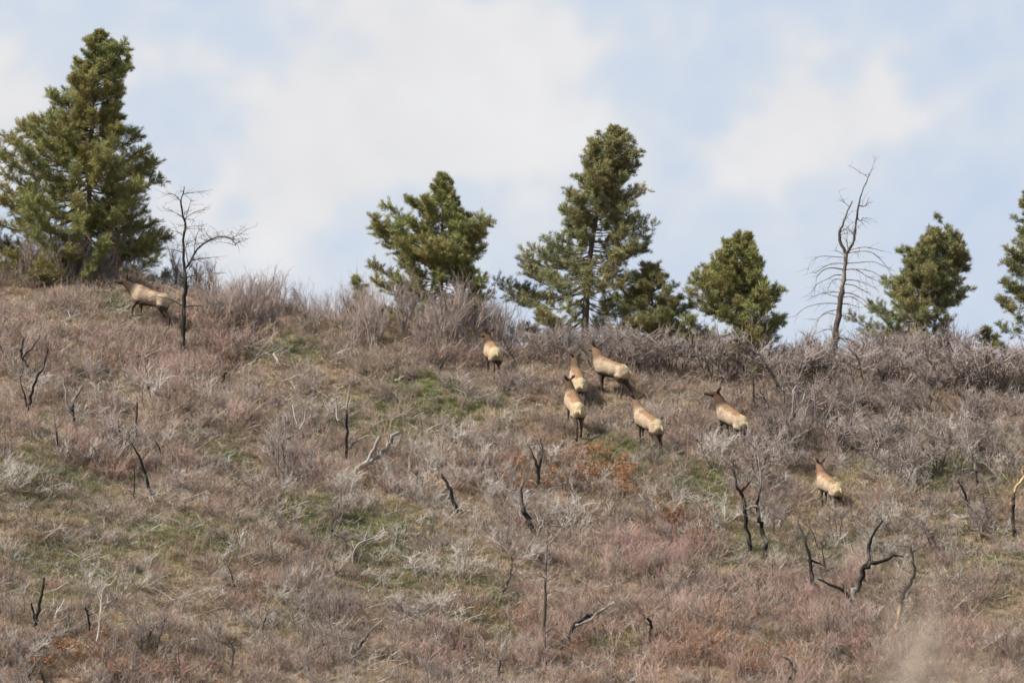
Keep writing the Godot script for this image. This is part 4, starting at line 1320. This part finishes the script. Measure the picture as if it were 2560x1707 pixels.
# ---------------------------------------------------------------- sky
func puff(mask: PackedFloat32Array, w: int, h: int, az: float, el: float, ra: float, re: float, amount: float) -> void:
	var cx := az / 360.0 * w
	var cy := el / 90.0 * h
	var rx := ra / 360.0 * w
	var ry := re / 90.0 * h
	for iy in range(maxi(0, int(cy - ry * 2.2)), mini(h, int(cy + ry * 2.2) + 1)):
		for jx in range(int(cx - rx * 2.2), int(cx + rx * 2.2) + 1):
			var a := (jx + 0.5 - cx) / rx
			var b := (iy + 0.5 - cy) / ry
			var q := a * a + b * b
			if q < 4.8:
				mask[iy * w + posmod(jx, w)] += amount * exp(-q)


func sky_rows(mask: Image, from_el: float, to_el: float) -> Image:
	var w := mask.get_width()
	var rows := int((to_el - from_el) / 180.0 * w * 0.5)
	var d := mask.get_data().to_float32_array()
	var mh := mask.get_height()
	var px := PackedByteArray()
	px.resize(w * rows * 3)
	var nz := FastNoiseLite.new()
	nz.seed = 5
	nz.frequency = 0.22
	nz.fractal_octaves = 5
	nz.fractal_gain = 0.55
	var nb := FastNoiseLite.new()
	nb.seed = 11
	nb.frequency = 0.7
	nb.fractal_octaves = 3
	nb.fractal_type = FastNoiseLite.FRACTAL_RIDGED
	for iy in rows:
		var el := to_el - (iy + 0.5) / rows * (to_el - from_el)
		var my := clampi(int(el / 90.0 * mh), 0, mh - 1) * w
		var up := clampf(el / 90.0, 0.0, 1.0)
		var blue := Color(0.77, 0.83, 0.92).lerp(Color(0.62, 0.75, 0.92), pow(up, 0.7))
		for jx in w:
			var az := (jx + 0.5) / w * 360.0
			# the noise is laid on a ring, so that it closes behind the camera
			var ring := az / 360.0 * TAU
			var n := nz.get_noise_3d(cos(ring) * 57.3, el * 1.15, sin(ring) * 57.3)
			n += 0.45 * nb.get_noise_3d(cos(ring) * 57.3, el * 1.3, sin(ring) * 57.3)
			var m := d[my + jx]
			var c := smoothstep(0.22, 1.0, m * (0.85 + n * 1.7) + n * 0.55)
			var haze := clampf(0.52 + n * 0.6 + m * 0.6, 0.0, 1.0)
			var r := lerpf(blue.r, 0.86, haze)
			var g := lerpf(blue.g, 0.88, haze)
			var b := lerpf(blue.b, 0.91, haze)
			var sh := 0.915 + 0.05 * n
			var o := (iy * w + jx) * 3
			px[o] = int(clampf(lerpf(r, sh + 0.005, c * 0.6), 0, 1) * 255.0)
			px[o + 1] = int(clampf(lerpf(g, sh - 0.008, c * 0.6), 0, 1) * 255.0)
			px[o + 2] = int(clampf(lerpf(b, sh - 0.012, c * 0.6), 0, 1) * 255.0)
	return Image.create_from_data(w, rows, false, Image.FORMAT_RGB8, px)


func make_sky() -> Sky:
	var w := 2048
	var h := 512
	var mask := PackedFloat32Array()
	mask.resize(w * h)
	# heaps of cloud: the ones in view, then as many of the same kind all round
	var seen := [[980, 160, 270, 170, 0.8], [820, 360, 220, 150, 0.75], [1140, 260, 240, 170, 0.7], [1310, 110, 140, 100, 0.6], [740, 470, 150, 90, 0.5], [930, 80, 170, 110, 0.6], [1250, 350, 200, 90, 0.45], [1980, 60, 90, 90, 0.6], [2070, 220, 210, 130, 0.65], [2180, 270, 150, 80, 0.5], [1940, 310, 140, 90, 0.5], [120, 250, 300, 200, 0.4], [420, 480, 260, 160, 0.35], [350, 120, 300, 120, 0.4], [760, 330, 170, 190, 0.4], [1600, 100, 220, 90, 0.3], [1950, 420, 260, 70, 0.25]]
	for s in seen:
		var k := 6.27 / 1280.0
		puff(mask, w, h, (s[0] - 1280.0) * k, PITCH + (853.5 - s[1]) * k, s[2] * k, s[3] * k, s[4])
	for i in 260:
		var az := rf(-180, 180)
		var el := 4.0 + 70.0 * pow(rng.randf(), 1.3)
		if absf(az) < 8.0 and el < 14.0:
			continue
		for j in 5:
			puff(mask, w, h, az + rf(-1.6, 1.6), el + rf(-0.8, 0.8), rf(0.8, 1.7) / maxf(0.25, cos(deg_to_rad(el))), rf(0.6, 1.1), rf(0.4, 0.75))
	var coarse := Image.create_from_data(w, h, false, Image.FORMAT_RF, mask.to_byte_array())
	var fine: Image = coarse.duplicate()
	fine.resize(4096, 2048, Image.INTERPOLATE_CUBIC)
	var dome := sky_rows(coarse, 0.0, 90.0)
	dome.resize(4096, 1024, Image.INTERPOLATE_CUBIC)
	var band := sky_rows(fine, 0.0, 16.875)
	var whole := Image.create(4096, 2048, false, Image.FORMAT_RGB8)
	whole.fill(Color(0.52, 0.47, 0.42))
	whole.blit_rect(dome, Rect2i(0, 0, 4096, 1024), Vector2i.ZERO)
	whole.blit_rect(band, Rect2i(0, 0, 4096, band.get_height()), Vector2i(0, 1024 - band.get_height()))
	var m := PanoramaSkyMaterial.new()
	m.panorama = ImageTexture.create_from_image(whole)
	var sky := Sky.new()
	sky.sky_material = m
	return sky


func _ready() -> void:
	rng.seed = 20250
	n_lump.seed = 3
	n_lump.frequency = 0.11
	n_lump.fractal_octaves = 3
	n_fine.seed = 8
	n_fine.frequency = 0.6
	n_fine.fractal_octaves = 3
	n_zone.seed = 21
	n_zone.frequency = 0.16
	n_zone.fractal_octaves = 3

	# camera
	var cam := Camera3D.new()
	cam.name = "camera"
	add_child(cam)
	cam.position = EYE
	cam.rotation_degrees = Vector3(PITCH, 0, 0)
	cam.fov = rad_to_deg(2.0 * atan(HALF_H))
	cam.near = 1.0
	cam.far = 2000.0
	cam.current = true
	var lens := CameraAttributesPhysical.new()
	lens.frustum_focal_length = 12.0 / HALF_H      # the same field of view on a 24 mm high frame
	lens.frustum_near = 1.0
	lens.frustum_far = 2000.0
	lens.exposure_aperture = 2.6
	lens.frustum_focus_distance = 118.0            # focused a little short of the herd, as the photograph is
	cam.attributes = lens

	# sky, sun, exposure
	var env := Environment.new()
	env.background_mode = Environment.BG_SKY
	env.sky = make_sky()
	env.tonemap_mode = Environment.TONE_MAPPER_LINEAR
	env.tonemap_exposure = 1.88
	env.background_energy_multiplier = 0.536
	env.sdfgi_enabled = true
	env.ssao_enabled = true
	env.ssil_enabled = true
	var we := WorldEnvironment.new()
	we.name = "world_environment"
	we.environment = env
	add_child(we)
	var sun := DirectionalLight3D.new()
	sun.name = "sun"
	add_child(sun)
	sun.look_at_from_position(Vector3.ZERO, -Vector3(-0.66, 0.7, 0.22), Vector3.UP)
	sun.light_energy = 1.6
	sun.light_color = Color(1.0, 0.96, 0.905)
	sun.light_angular_distance = 0.5
	sun.shadow_enabled = true

	# materials
	matte("twig", 0.85)
	matte("bark", 0.9)
	matte("leaf", 0.8, Color(0.4, 0.4, 0.4))
	matte("needle", 0.6, Color(0.45, 0.45, 0.45))
	matte("blade", 0.8, Color(0.4, 0.4, 0.4))
	matte("fur", 0.95)
	var soil := matte("soil", 1.0)
	var grain := NoiseTexture2D.new()
	grain.width = 512
	grain.height = 512
	grain.seamless = true
	grain.noise = n_fine.duplicate()
	grain.noise.frequency = 0.03
	grain.noise.fractal_octaves = 5
	var ramp := Gradient.new()
	ramp.set_color(0, Color(0.5, 0.47, 0.45))
	ramp.set_color(1, Color(1, 1, 1))
	grain.color_ramp = ramp
	soil.albedo_texture = grain
	soil.uv1_triplanar = true
	soil.uv1_world_triplanar = true
	soil.uv1_scale = Vector3(0.45, 0.45, 0.45)
	var eye := StandardMaterial3D.new()
	eye.albedo_color = Color(0.05, 0.04, 0.03)
	eye.roughness = 0.2
	M["eye"] = eye

	# the land
	make_crest()
	make_fields()
	keep_clear = [[270, 424, 712, 805], [1203, 1258, 838, 936], [1425, 1465, 920, 990], [1413, 1466, 965, 1066], [1468, 1580, 878, 985], [1577, 1662, 1017, 1112], [1765, 1875, 985, 1070], [2040, 2106, 1165, 1272]]
	# charred stems whose feet the photograph shows clear of brush
	keep_clear.append_array([[450, 466, 600, 880], [1858, 1880, 1200, 1365], [1890, 1920, 1150, 1392], [2000, 2050, 1300, 1482], [2062, 2200, 1330, 1515], [2240, 2290, 1380, 1562], [1325, 1345, 1200, 1345], [860, 975, 1000, 1180], [1125, 1150, 1190, 1284]])
	hillside()
	print("land ", Time.get_ticks_msec())

	# trees and animals
	firs()
	print("firs ", Time.get_ticks_msec())
	dead_trees()
	charred_stems()
	fallen_logs()
	herd()
	print("herd ", Time.get_ticks_msec())
	plant_singles()
	plant_zones()
	ground_cover()
	near_grass()
	print("cover ", Time.get_ticks_msec())
	for kind in shrubs:
		for s in shrubs[kind]:
			s.free()
